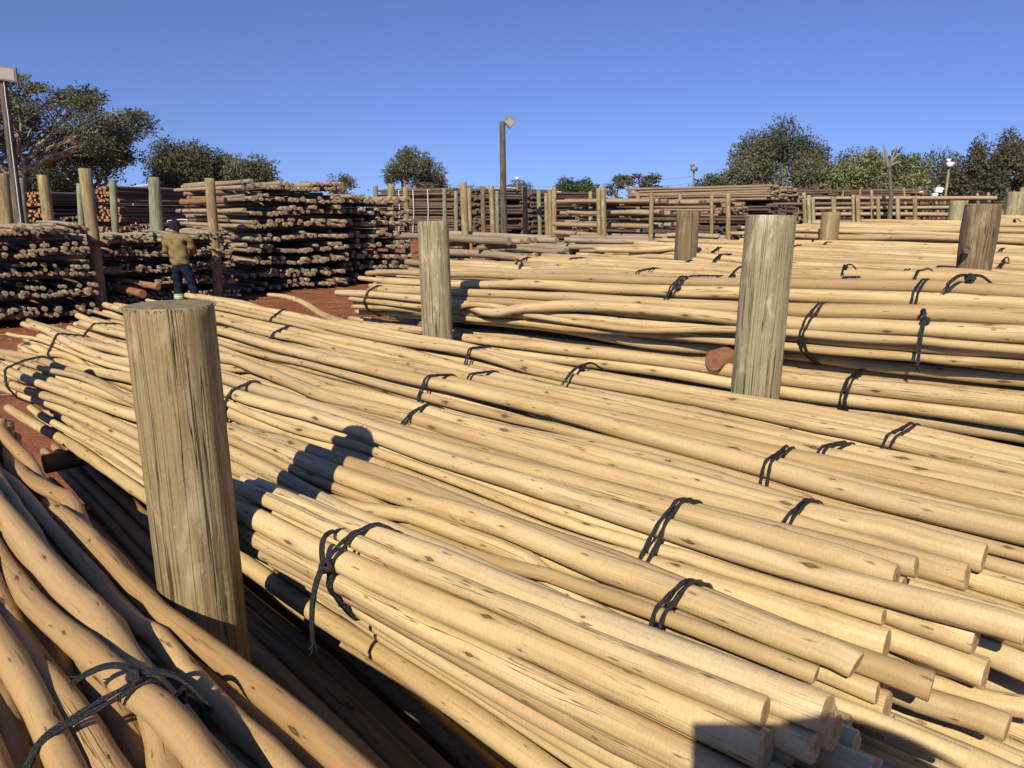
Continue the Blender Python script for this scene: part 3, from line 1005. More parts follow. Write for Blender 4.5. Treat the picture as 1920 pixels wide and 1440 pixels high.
def unit_pole(sides, seed, name, mats):
    """one metre of straight rough pole of radius 1; copies scale it"""
    r_ = np.random.default_rng(seed)
    x = np.linspace(0, 1, 7)
    P = np.stack([x, np.zeros(7), np.zeros(7)], 1)
    return P, 1 + r_.normal(0, .03, 7)


def pole_geo(mb, a, b, r, sides=9, mi=0, cap_mi=1, bend=.01, rings=4, taper=.93):
    a = np.array(a, float); b = np.array(b, float)
    t = np.linspace(0, 1, rings)[:, None]
    P = a * (1 - t) + b * t
    off = rng.normal(0, bend, 3); off2 = rng.normal(0, bend, 3)
    P = P + np.sin(t * np.pi) * off + np.sin(t * 2 * np.pi) * off2
    tube(mb, P, r * np.linspace(1, taper, rings) * (1 + rng.normal(0, .02, rings)), sides, True, mi, cap_mi)


def stack(px0, Y0, ang, Wd, L, ztop, nlay, r, rows=1, fill=.9, fill2=.85, mats=('old', 'old_end'), key='', desc='', grp='', zb=None, ragged=.16, single=True, sides=9, slope=0.0,
          bearers=True, top_mat=None, strap=0, Lj=.2, label=None, cat='log pile', gap=None, overhang=0.0, bend=.012, yaw=.01):
    e0 = atd(px0, 420, Y0)
    ax = np.array((math.sin(ang), math.cos(ang), 0)); pp = np.array((math.cos(ang), -math.sin(ang), 0))
    g0 = ground_z(e0.x, e0.y) if zb is None else zb
    E0 = np.array((e0.x, e0.y, 0))
    pitch = (ztop - g0) / nlay
    br = gap if gap is not None else max(.03, (pitch - rows * r * 1.85) / 2)
    out = []
    for l in range(nlay):
        zl = g0 + l * pitch + 2 * br + r
        for q in range(rows):
            x = r + rng.uniform(0, r)
            sag = rng.uniform(-.01, .01)
            sp1, sp2 = (rng.uniform(0, 6.28), rng.uniform(1.5, 3.0)) if q == 0 else (sp1, sp2)
            while x < Wd - r:
                rr = r * rng.uniform(.78, 1.18)
                pf = fill if q == 0 else fill * fill2 * (1 - .3 * q / max(rows, 1))
                if l == nlay - 1: pf = max(pf, .93 if q == 0 else .6)
                if rng.random() < pf:
                    st = rng.normal(0, ragged * .6) + (rng.uniform(-ragged, ragged) if rng.random() < .35 else 0) + overhang * (l / nlay)
                    zz = zl + q * r * 1.75 + rng.normal(0, r * .22) + sag + slope * x + .028 * math.sin(x * sp2 + sp1)
                    a = E0 + pp * (x + rng.normal(0, r * .15)) + ax * st + np.array((0, 0, zz))
                    yw = rng.normal(0, yaw)
                    b = a + ax * (L + rng.normal(0, Lj)) + pp * yw * L + np.array((0, 0, rng.normal(0, .02)))
                    out.append((a, b, rr, l, q, x))
                x += rr * 2 * rng.uniform(.98, 1.12)
                if rng.random() < .11: x += rr * rng.uniform(1, 2.5)
    if bearers:
        for l in range(nlay):
            for t in (.30, .8):
                zc = g0 + l * pitch + br
                a = E0 + ax * (L * t) + pp * (-.04) + np.array((0, 0, zc))
                b = E0 + ax * (L * t) + pp * (Wd + .03) + np.array((0, 0, zc + slope * Wd))
                out.append((a, b, min(br * .98, .05), -1, 0, 0))
    if single:
        rank = {}
        for l in range(nlay):
            xs = sorted([(o[5], k) for k, o in enumerate(out) if o[3] == l])
            for n_, (x_, k) in enumerate(xs): rank[k] = (n_, len(xs))
        for k, (a, b, rr, l, q, x) in enumerate(out):
            lay = nlay - l
            if l < 0:
                lb, gr, ct = 'cross log half hidden inside ' + desc, 'cross logs inside ' + desc, 'cross_log'
            else:
                n_, tot = rank[k]
                if n_ <= tot - 1 - n_: od = ORD[n_] + ' from the left'
                else: od = ORD[tot - 1 - n_] + ' from the right'
                lb = 'pole ' + od + ', ' + (ORD[lay - 1] + ' layer down' if lay > 1 else 'top layer') + ', ' + desc
                gr, ct = 'poles of ' + desc, 'pole'
            c = prj(*a)
            vis = rr / max(a[1], 1) * (1.0 if 0 <= c[0] <= 1920 and c[1] < 575 else .05) * (1.35 if x < r * 2.4 and l >= 0 else 1) * (.3 if l < 0 else 1)
            CAND.append(dict(a=a, b=b, r=rr, mats=mats if l >= 0 else ('old', 'old_end'), label=lb, group=gr, vis=vis, bend=bend, sides=sides))
        return E0, ax, pp, g0
    # far pile: one thing whose rods cannot be picked apart
    root = empty('log_pile', Vector(E0 + ax * L / 2 + pp * Wd / 2 + np.array((0, 0, g0))))
    tag(root, label, cat, grp or None)
    mb = MB()
    for (a, b, rr, l, q, x) in out:
        tm = 2 if (top_mat and l == nlay - 1) else 0
        pole_geo(mb, a, b, rr, 6, tm, 1, bend, 3)
    ml = [M[mats[0]], M[mats[1]]] + ([M[top_mat]] if top_mat else [])
    o = mb.obj('logs', ml, root, tuple(root.location))
    o['kind'] = 'stuff'
    for k in range(strap):
        t = (k + .6) / (strap + .2) * .8
        mb = MB()
        p0 = E0 + ax * L * t - pp * .03; H0 = ztop + .03
        ln = [p0 + np.array((0, 0, g0 + .15)) + ax * .1, p0 + np.array((0, 0, g0 + (H0 - g0) * .55)), p0 - pp * .02 + np.array((0, 0, H0)), p0 + pp * Wd * .5 + np.array((0, 0, H0 + .04)), p0 + pp * Wd + np.array((0, 0, H0))]
        tube(mb, np.array(ln), .022, 5)
        mb.obj('strap', [M['strap']], root, tuple(ln[0]))
    return E0, ax, pp, g0


QA, QB = R(-42), R(48)
s0d = 'thin-pole stack at the left edge'
s1d = 'thin-pole stack before the worker'
s2d = 'tall log stack right of the worker'
s3d = 'second log stack left of the flattened post'
s4d = 'low stack behind the flattened post'
s6d = 'gapped tan stack behind the brown post'
# stack at the left edge (its end face turned to us)
stack(-260, 11.2, QA, 3.05, 2.7, 1.72, 5, .036, rows=3, fill=.9, fill2=.75, desc=s0d, ragged=.10, sides=8, overhang=-.1)
# low stack of thin poles in front of the worker
stack(186, 14.35, QA, 2.62, 2.7, 1.50, 5, .029, rows=3, fill=.92, fill2=.8, desc=s1d, ragged=.09, sides=8, bend=.02)
# the tall stack and its neighbour
stack(452, 17.3, QA, 2.75, 4.3, 2.60, 9, .050, rows=2, fill=.86, fill2=.5, desc=s2d, ragged=.085, sides=10, yaw=.02)
stack(612, 19.5, QA, 2.75, 4.0, 2.32, 8, .056, rows=2, fill=.86, fill2=.45, desc=s3d, ragged=.11, sides=10, yaw=.02)
# low middle stacks
stack(966, 13.6, QA, .9, 3.4, 1.43, 5, .062, rows=1, fill=.9, desc=s4d, ragged=.3, sides=10, zb=.1)
stack(1048, 17.5, QA, 3.2, 2.0, 1.13, 3, .075, rows=2, fill=.95, mats=('old', 'grey_end'), desc='grey-ended row behind the thick bundle', ragged=.10, sides=10)
stack(852, 12.4, QA, 1.0, 1.1, 1.10, 3, .062, rows=2, fill=.95, mats=('old', 'grey_end'), desc='grey-ended heap right of the flattened post', ragged=.05, sides=10)
# gapped stack
stack(1222, 18.6, QA, 2.0, 3.3, 2.36, 8, .060, rows=1, fill=.97, desc=s6d, mats=('tan_far', 'brown_end'), ragged=.35, sides=8, yaw=.02, gap=.02)

# the 300 that show largest are poles of their own, the rest is one mass
CAND.sort(key=lambda c: -c['vis'])
for i, c in enumerate(CAND[:299]):
    mb = MB()
    pole_geo(mb, c['a'], c['b'], c['r'], c['sides'], 0, 1, c['bend'], 5)
    o = mb.obj('stacked_pole', [M[c['mats'][0]], M[c['mats'][1]]], None, tuple(c['a']))
    tag(o, c['label'], 'pole', c['group'])
mb = MB()
ml = ['old', 'old_end', 'grey_end', 'tan_far', 'brown_end']
for c in CAND[299:]:
    pole_geo(mb, c['a'], c['b'], c['r'], c['sides'] - 1, ml.index(c['mats'][0]), ml.index(c['mats'][1]), c['bend'], 4)
o = mb.obj('stacked_poles', [M[k] for k in ml], None, tuple(CAND[299]['a']))
tag(o, 'remaining weathered poles packed in the stacks around and behind the worker', 'poles', None, 'stuff')

# far piles
far = [
    dict(px0=1335, Y0=21.5, ang=QA, Wd=1.8, L=3.5, ztop=2.25, nlay=3, r=.042, rows=6, mats=('brown', 'brown_end'), label='brown pile with rough ends between two pale posts, below the long tan poles', top_mat='tan_far'),
    dict(px0=1436, Y0=24.5, ang=QA, Wd=2.0, L=5.5, ztop=2.74, nlay=4, r=.045, rows=6, mats=('brown', 'brown_end'), label='high pile with purple brown ends under long tan top poles', top_mat='tan_far'),
    dict(px0=1540, Y0=30, ang=QA, Wd=3.0, L=4.5, ztop=2.75, nlay=4, r=.05, rows=5, mats=('brown', 'brown_end'), label='dark brown pile under the bright green tree'),
    dict(px0=1700, Y0=33, ang=QA, Wd=2.0, L=6.0, ztop=2.85, nlay=4, r=.07, rows=3, mats=('brown', 'orange_end'), label='dark pile with orange cut ends behind the slatted tan stack'),
    dict(px0=1852, Y0=25.5, ang=R(-66), Wd=1.1, L=5.6, ztop=2.44, nlay=8, r=.062, rows=1, mats=('tan_far', 'old_end'), label='slatted tan stack with dark gaps behind the pale stout post', gap=.05),
    dict(px0=1625, Y0=27, ang=R(-66), Wd=1.1, L=3.4, ztop=2.30, nlay=6, r=.06, rows=1, mats=('brown', 'brown_end'), label='dark slatted stack left of the slatted tan stack', gap=.05),
    dict(px0=850, Y0=33, ang=R(-55), Wd=2.2, L=4.6, ztop=2.78, nlay=4, r=.05, rows=6, mats=('brown', 'brown_end'), label='dark brown pile tied with white straps behind the flattened post', strap=4),
    dict(px0=862, Y0=30, ang=R(50), Wd=1.6, L=4.0, ztop=2.75, nlay=4, r=.06, rows=4, mats=('brown', 'brown_end'), label='dark pile behind the tall olive posts left of the lamp pole', strap=1),
    dict(px0=948, Y0=31, ang=R(52), Wd=1.8, L=3.6, ztop=2.62, nlay=4, r=.055, rows=5, mats=('brown', 'brown_end'), label='brown pile just right of the middle lamp pole', strap=1),
    dict(px0=1040, Y0=32, ang=R(50), Wd=1.7, L=4.4, ztop=2.3, nlay=3, r=.045, rows=6, mats=('brown', 'grey_end'), label='brown pile with silver grey ends under the round green tree', strap=2),
    dict(px0=1225, Y0=17.0, ang=R(-75), Wd=2.0, L=2.0, ztop=1.28, nlay=3, r=.06, rows=3, mats=('old', 'old_end'), label='low grey brown heap in front of the gapped tan stack'),
    dict(px0=1350, Y0=17.5, ang=R(-72), Wd=2.0, L=1.4, ztop=1.38, nlay=3, r=.055, rows=3, mats=('old', 'brown_end'), label='low heap beside the tall pale post, poles rising to the right'),
    dict(px0=176, Y0=24.5, ang=R(12), Wd=1.1, L=5.0, ztop=2.72, nlay=4, r=.045, rows=6, mats=('brown', 'orange_end'), label='pile with bright orange cut ends behind the thin-pole stack', strap=1),
    dict(px0=112, Y0=26, ang=R(20), Wd=1.0, L=4.0, ztop=1.75, nlay=3, r=.05, rows=4, mats=('brown', 'brown_end'), label='low dark pile with one white strap left of the orange ends', strap=1),
    dict(px0=240, Y0=22, ang=R(25), Wd=1.2, L=3.6, ztop=1.6, nlay=2, r=.035, rows=8, mats=('brown', 'grey_end'), label='dark pile with pale grey ends behind the worker', strap=1),
    dict(px0=92, Y0=33, ang=R(35), Wd=2.0, L=7.0, ztop=2.6, nlay=4, r=.05, rows=5, mats=('brown', 'brown_end'), label='black brown pile under the trees left of the orange ends'),
    dict(px0=48, Y0=27, ang=R(8), Wd=.9, L=3.0, ztop=2.55, nlay=4, r=.045, rows=6, mats=('brown', 'orange_end'), label='narrow pile with orange ends beside the left lamp pole'),
]
for d in far:
    stack(single=False, ragged=.12, fill=.97, bearers=False, yaw=.012, **d)

# ------------------------------------------------------------------ thinner posts of the yard
def pposts(px, ty, wpx, Y, mat, label, pxb=None, group='timber posts of the yard', name='timber_post', seed=0, cat='post'):
    t = atd(px, ty, Y)
    yy = Y * math.cos(PITCH) + (H - t.z) * math.sin(PITCH)
    r = wpx / 2 * yy / F_PX
    b = atd(pxb if pxb is not None else px + (960 - px) * .012, 560, Y)
    return post(0, 0, (b.x, Y), t.z, r, M[mat], label, group, lean=(t.x - b.x, 0), sides=18, rows=10, cracks=False, seed=seed + int(px), burr=False, name=name, cat=cat)


PL = [
    (80, 328, 20, 15.2, 'post', 'grey leaning post at the left end of the thin-pole stack', 110),
    (159, 316, 23, 14.0, 'post', 'tallest olive post crossed by a brown log, before the thin-pole stack', 188),
    (38, 334, 12, 17.0, 'post_green', 'slender greenish post beside the left lamp pole', 62),
    (3, 325, 24, 15.0, 'post', 'olive post at the left edge behind the left lamp pole', 26),
    (149, 344, 11, 19.0, 'post_green', 'thin green post just left of the tallest olive post', 160),
    (211, 337, 13, 18.0, 'post_green', 'greenish post in front of the orange cut ends', 224),
    (289, 332, 20, 17.0, 'post_green', 'pale green post at the left end of the tall log stack', 306),
    (283, 338, 10, 19.5, 'post_green', 'narrow post hidden half behind the pale green one', 292),
    (393, 334, 19, 15.9, 'post', 'brownish leaning post against the side of the tall log stack', 409),
    (570, 340, 17, 20.2, 'post', 'post top rising from the tall log stack', 578),
    (704, 348, 9, 25, 'post_green', 'leftmost of three post tops over the second log stack', 706),
    (733, 345, 14, 23.5, 'post', 'middle and widest of three post tops over the second log stack', 736),
    (760, 351, 10, 23.0, 'post', 'rightmost of three post tops over the second log stack', 768),
    (833, 353, 8, 27, 'post_green', 'thin green post just right of the flattened post', 837),
    (855, 358, 8, 26, 'post_green', 'second thin green post right of the flattened post', 857),
    (868, 342, 14, 15.5, 'post', 'tall olive post standing in the low stack left of the lamp pole', 880),
    (879, 352, 9, 22, 'post', 'olive post tucked behind the tall olive post', 884),
    (905, 350, 9, 24, 'post_brown', 'dark-topped post between the olive pair and the lamp pole', 909),
    (921, 348, 10, 23, 'post', 'slightly leaning post nearest left of the lamp pole', 928),
    (932, 358, 8, 24, 'post_green', 'green post touching the middle lamp pole on its left', 934),
    (983, 351, 10, 23, 'post', 'weathered post first right of the middle lamp pole', 989),
    (1010, 356, 9, 24, 'post_green', 'bright green post right of the middle lamp pole', 1014),
    (1024, 362, 8, 23, 'post', 'left post of the close trio right of the green post', 1027),
    (1031, 356, 9, 22.5, 'post', 'centre post of the close trio right of the green post', 1033),
    (1039, 350, 9, 22, 'post', 'right post of the close trio right of the green post', 1040),
    (1107, 359, 8, 23, 'post', 'grey post left of the pair at the gapped tan stack', 1108),
    (1122, 353, 9, 19.3, 'post', 'left post of the pair at the end of the gapped tan stack', 1126),
    (1131, 350, 10, 19.0, 'post', 'right post of the pair at the end of the gapped tan stack', 1135),
    (1222, 361, 9, 17.9, 'post', 'post in the middle of the gapped tan stack', 1218),
    (1334, 366, 7, 21.0, 'post', 'small post left under the long tan poles', 1334),
    (1365, 362, 9, 20.5, 'post', 'post under the long tan poles, nearer the tall pale post', 1365),
    (1196, 366, 8, 23, 'post', 'post top over the gapped tan stack, left', 1196),
    (1275, 364, 8, 24, 'post', 'post top over the gapped tan stack, right', 1275),
    (1496, 362, 5, 30, 'post', 'short post top at the end of the long tan poles', 1496),
    (1507, 361, 7, 27, 'post', 'brown post right of the long tan poles', 1507),
    (1516, 366, 7, 24, 'post_pale', 'pale post left of the short stained post', 1517),
    (1524, 371, 7, 24, 'post_pale', 'second pale post left of the short stained post', 1525),
    (1533, 370, 5, 29, 'post', 'thin far post above the short stained post', 1533),
    (1563, 369, 9, 23.5, 'post', 'olive post rising behind the short stained post', 1563),
    (1579, 357, 6, 31, 'post', 'far post between the two dark piles', 1579),
    (1600, 365, 8, 24, 'post_pale', 'left post of the joined pair at the slatted stack', 1600),
    (1608, 366, 8, 23.8, 'post', 'right post of the joined pair at the slatted stack', 1608),
    (1612, 355, 5, 30, 'post_brown', 'brown post behind the joined pair', 1612),
    (1634, 356, 6, 24.2, 'post_pale', 'light post crossing the dark slatted stack', 1634),
    (1646, 368, 7, 23.6, 'post', 'post crossing the slatted stack left of the dead trunk', 1646),
    (1683, 370, 8, 22.5, 'post', 'post crossing the slatted stack right of the dead trunk', 1683),
    (1715, 370, 8, 22.5, 'post', 'post left of the pale stout post', 1715),
    (1694, 352, 6, 32, 'post', 'far post above the slatted stack, left of the white boxes', 1694),
    (1724, 350, 5, 34, 'post_brown', 'dark far post with a small white box', 1724),
    (1752, 353, 6, 34, 'post', 'far post with a white wrap low on it', 1752),
    (1760, 347, 8, 34, 'post_brown', 'brown far post with a white wrap near its top', 1760),
    (1832, 362, 5, 30, 'post', 'thin post left of the crooked brown post top', 1832),
    (1853, 361, 6, 26, 'post', 'slim post between the brown post and the broad pale post', 1853),
    (1897, 362, 7, 24, 'post', 'slim post right of the broad pale post', 1897),
    (1917, 352, 8, 24, 'post', 'slim post at the right edge of the photo', 1917),
]
for (px, ty, wpx, Y, m_, lb, pxb) in PL:
    pposts(px, ty, wpx, Y, m_, lb, pxb)


def white_box(px, py, Y, w_, h_, label):
    p = atd(px, py, Y - .3)
    mb = MB(); box(mb, p, (w_, .12, h_)); box(mb, (p.x + w_ * .6, p.y, p.z + h_ * .2), (w_ * .3, .05, h_ * .3))
    tag(mb.obj('junction_box', [M['white']], None, tuple(p), smooth=False), label, 'box')


white_box(1724, 362, 34, .22, .16, 'small white box on the dark far post')
white_box(1752, 366, 34, .22, .18, 'white wrap low on the far post beside the slatted stack')
white_box(1760, 356, 34, .30, .22, 'white wrap near the top of the brown far post')

# ------------------------------------------------------------------ floodlight poles
def flood(px, ty, pxb, wpx, Y, label, lamp, cond=None, mat='post_dark', seed=1):
    t = atd(px, ty, Y); b = atd(pxb, 520, Y)
    yy = Y * math.cos(PITCH)
    r = wpx / 2 * yy / F_PX
    gzz = ground_z(b.x, b.y) - .1
    k = (t.z - gzz) / (t.z - b.z)
    b = t + (b - t) * k
    root = empty('floodlight_pole', b)
    tag(root, label, 'lamp pole', 'floodlight poles of the yard')
    n = 14
    tt = np.linspace(0, 1, n)[:, None]
    P = np.array(b) * (1 - tt) + np.array(t) * tt
    P[1:-1] += rng.normal(0, r * .035, (n - 2, 3)) * (1, 1, 0)
    mb = MB(); tube(mb, P, r * np.linspace(1.2, .85, n), 14, True, 0, 1)
    mb.obj('pole', [M[mat], M['post_end']], root, tuple(b))
    # lamp: a shallow housing with a glass face and a bracket
    (dx, dz, w_, h_, rz, tilt, roll) = lamp
    c = Vector(t) + Vector((dx, -.12, dz))
    mb = MB()
    box(mb, (0, 0, 0), (w_, .09, h_)); box(mb, (0, .06, 0), (w_ * .7, .05, h_ * .7))
    for k in range(5): box(mb, (-w_ * .3 + k * w_ * .15, .10, 0), (.012, .05, h_ * .6))
    rot = (tilt, roll, rz)
    h = mb.obj('lamp_housing', [M['grey_metal']], root, smooth=False)
    h.location = c - root.location; h.rotation_euler = rot
    mb = MB(); box(mb, (0, -.049, 0), (w_ * .86, .006, h_ * .82))
    g = mb.obj('lamp_glass', [M['lens']], h, smooth=False)
    mb = MB(); tube(mb, np.array([np.array(t) - (0, 0, .12), np.array(t) + (dx * .5, -.08, dz * .6 - .05), np.array(c)]), .015, 6)
    mb.obj('bracket', [M['grey_metal']], root, tuple(t))
    if cond:
        off, t0, t1, cr, cm = cond
        ii = [i for i in range(n) if t0 <= i / (n - 1) <= t1]
        Q = P[ii] + np.array((off * r, -r * 1.05, 0))
        mb = MB(); tube(mb, Q, cr, 8)
        mb.obj('conduit', [M[cm]], root, tuple(Q[0]))
    return root


flood(942, 228, 946, 12, 21, 'weathered lamp pole standing alone in the middle against the sky', (.19, -.02, .24, .24, .5, .2, .75), (-.85, .0, .38, .022, 'white'))
flood(5, 150, 50, 15, 16.5, 'lamp pole at the left edge before the large tree', (.10, .12, .52, .28, .25, .25, .12), (.9, .0, 1, .008, 'white'), seed=2)


def small_lamp(px, ty, Y, label, wpx=4, head='ball', mat='post_green', by=440):
    t = atd(px, ty, Y)
    gzz = ground_z(t.x, t.y)
    root = empty('yard_lamp', (t.x, t.y, gzz))
    tag(root, label, 'lamp pole', 'slender far lamp poles')
    r = wpx / 2 * Y / F_PX
    mb = MB(); tube(mb, np.array([(t.x, t.y, gzz - .2), (t.x, t.y, (gzz + t.z) / 2), (t.x, t.y, t.z)]), [r, r * .9, r * .8], 8)
    mb.obj('pole', [M[mat]], root, (t.x, t.y, gzz))
    mb = MB()
    if head == 'ball':
        P = np.array([(t.x, t.y, t.z + k * .035) for k in range(7)])
        tube(mb, P, [.04, .10, .13, .14, .12, .08, .03], 10)
    else:
        box(mb, (t.x, t.y - .05, t.z + .08), (.30, .2, .2), rz=.3)
        box(mb, (t.x - .1, t.y - .05, t.z + .26), (.16, .14, .12), rz=.3)
    mb.obj('lamp_head', [M['white'] if head != 'dark' else M['grey_metal']], root, (t.x, t.y, t.z))


small_lamp(970, 338, 45, 'far lamp pole with a round white head right of the middle lamp pole', 4)
small_lamp(1301, 320, 40, 'thin far lamp pole against the sky between two trees', 4, 'dark')
small_lamp(1780, 312, 34, 'wooden lamp pole with a white box head before the right trees', 5, 'box', 'post_pale')


def wires():
    for k, dz in enumerate((0, -12)):
        a = atd(760, 343 + k * 12, 45); b = atd(1301, 331 + k * 12, 40)
        t = np.linspace(0, 1, 14)[:, None]
        P = np.array(a) * (1 - t) + np.array(b) * t
        P[:, 2] -= (.35 * (1 - (2 * t[:, 0] - 1) ** 2))
        mb = MB(); tube(mb, P, .009, 5)
        tag(mb.obj('power_line', [M['wire']], None, tuple(P[0])), ('upper' if k == 0 else 'lower') + ' thin cable crossing the sky between the far lamp poles', 'cable', 'thin cables in the sky')


wires()

# dead trunk
def dead_trunk():
    b = atd(1664, 440, 26); t = atd(1667, 298, 26)
    g = ground_z(b.x, b.y)
    root = empty('dead_tree', (b.x, b.y, g))
    tag(root, 'bare dead trunk forking at the top behind the slatted stack', 'tree')
    mb = MB()
    tube(mb, np.array([(b.x, b.y, g - .2), (b.x + .02, b.y, g + 1.2), (b.x - .03, b.y, g + 2.2), (t.x, b.y, t.z)]), [.10, .085, .07, .05], 9)
    mb.obj('trunk', [M['bark_brown']], root, (b.x, b.y, g))
    mb = MB()
    for (dx, dz) in ((-.25, .5), (.22, .45), (.35, .2), (-.15, .3), (.5, -.3)):
        tube(mb, np.array([(t.x, b.y, t.z - .25), (t.x + dx * .6, b.y, t.z + dz * .3), (t.x + dx, b.y, t.z + dz)]), [.05, .035, .015], 6)
    mb.obj('branches', [M['bark']], root, (t.x, b.y, t.z))


dead_trunk()

# loose logs on the soil and resting in the stacks
def loose(pa, Ya, pb, Yb, r, mat, endm, label, group='loose logs lying round the thin-pole stack'):
    a = atd(*pa, Ya); b = atd(*pb, Yb)
    return bearer(a, b, r, mat, endm, label, group, 14)


loose((268, 551), 13.7, (150, 522), 15.4, .075, 'red_log', 'red_end', 'thick red brown log on the dark soil, its cut end lowest before the thin-pole stack')
loose((297, 538), 13.9, (190, 520), 15.0, .062, 'red_log', 'red_end', 'red brown log lying across the lowest one before the thin-pole stack')
loose((85, 527), 14.2, (170, 545), 14.9, .060, 'red_log', 'red_end', 'log with its round red end toward us beside the leaning grey post')
loose((82, 543), 14.0, (150, 555), 14.6, .058, 'red_log', 'red_end', 'log below the other, its round red end beside the leaning grey post')
loose((36, 534), 12.7, (46, 530), 13.9, .058, 'red_log', 'red_end', 'red log end among the pale ends of the left edge stack')
loose((147, 457), 13.75, (204, 456), 13.75, .055, 'red_log', 'red_end', 'brown cross log in front of the tallest olive post')
loose((50, 439), 15.0, (140, 440), 15.4, .055, 'old', 'old_end', 'horizontal pole between the slender green and the leaning grey post')
loose((60, 492), 15.2, (150, 495), 15.8, .08, 'tan_far', 'old_end', 'thick tan log low between the slender green and the leaning grey post')
loose((188, 509), 14.0, (225, 507), 14.3, .055, 'red_log', 'red_end', 'short log stub beside the tallest olive post, low')
loose((423, 376), 16.6, (340, 379), 16.9, .075, 'red_log', 'red_end', 'red brown pole end between grey poles on the side of the tall log stack')

# curved stick above the far tips of the middle pile
def curved_stick():
    pts = [atd(*p, Y) for p, Y in (((503, 553), 7.6), ((530, 555), 7.5), ((560, 563), 7.3), ((582, 575), 7.2), ((605, 592), 7.0), ((660, 610), 6.4))]
    P = np.array(pts)
    t = np.linspace(0, 1, len(P)); tt = np.linspace(0, 1, 22)
    P = np.stack([np.interp(tt, t, P[:, k]) for k in range(3)], 1)
    for _ in range(3): P[1:-1] = (P[:-2] + P[2:] + 2 * P[1:-1]) / 4
    mb = MB(); tube(mb, P, np.linspace(.022, .034, 22), 12, True, 0, 1, bevel=.003)
    tag(mb.obj('curved_pole', [M['pole'], M['pole_end']], None, tuple(P[0])), 'bent peeled pole arching up at the far tips of the middle pile', 'pole')


curved_stick()

# ------------------------------------------------------------------ trees
def leaf_cloud(name, centers, radii, n, size, mats, parent, origin, aspect=.45, seed=0, spray=0.6):
    r_ = np.random.default_rng(seed)
    centers = np.asarray(centers); radii = np.asarray(radii)
    vol = radii.prod(1) ** .75
    idx = r_.choice(len(centers), n, p=vol / vol.sum())
    d = r_.normal(0, 1, (n, 3)); d /= np.linalg.norm(d, axis=1)[:, None]
    rad = np.where(r_.random(n) < spray, r_.uniform(.75, 1.08, n), r_.uniform(.2, 1.0, n))
    # uneven surface
    rad *= 1 + .22 * np.sin(d[:, 0] * 7 + idx) * np.cos(d[:, 1] * 6 + idx * 1.7) + .15 * np.sin(d[:, 2] * 13 + idx * 2.1)
    Pc = centers[idx] + d * radii[idx] * rad[:, None]
    # twig direction outward and up
    ax = d + r_.normal(0, .7, (n, 3)); ax /= np.linalg.norm(ax, axis=1)[:, None]
    sd_ = np.cross(ax, r_.normal(0, 1, (n, 3))); sd_ /= np.linalg.norm(sd_, axis=1)[:, None] + 1e-6
    L = size * r_.uniform(.5, 1.5, n)[:, None]
    Wd = L * aspect
    q = np.stack([Pc - ax * L * .5, Pc + sd_ * Wd * .5, Pc + ax * L * .5, Pc - sd_ * Wd * .5], 1).reshape(-1, 3) - np.array(origin)
    me = bpy.data.meshes.new(name)
    me.vertices.add(4 * n); me.vertices.foreach_set('co', q.ravel().astype(np.float32))
    me.loops.add(4 * n); me.loops.foreach_set('vertex_index', np.arange(4 * n, dtype=np.int32))
    me.polygons.add(n); me.polygons.foreach_set('loop_start', np.arange(0, 4 * n, 4, dtype=np.int32)); me.polygons.foreach_set('loop_total', np.full(n, 4, dtype=np.int32))
    for m_ in mats: me.materials.append(m_)
    if len(mats) > 1:
        # whole clumps and stray leaves carry the second leaf colour
        tone = r_.random(len(centers))[idx] * .6 + r_.random(n) * .4
        me.polygons.foreach_set('material_index', (tone > .55).astype(np.int32))
    me.update(calc_edges=True); me.validate()
    o = bpy.data.objects.new(name, me); C.objects.link(o)
    o.location = origin
    if parent:
        o.parent = parent; o.location = Vector(origin) - parent.location
    return o


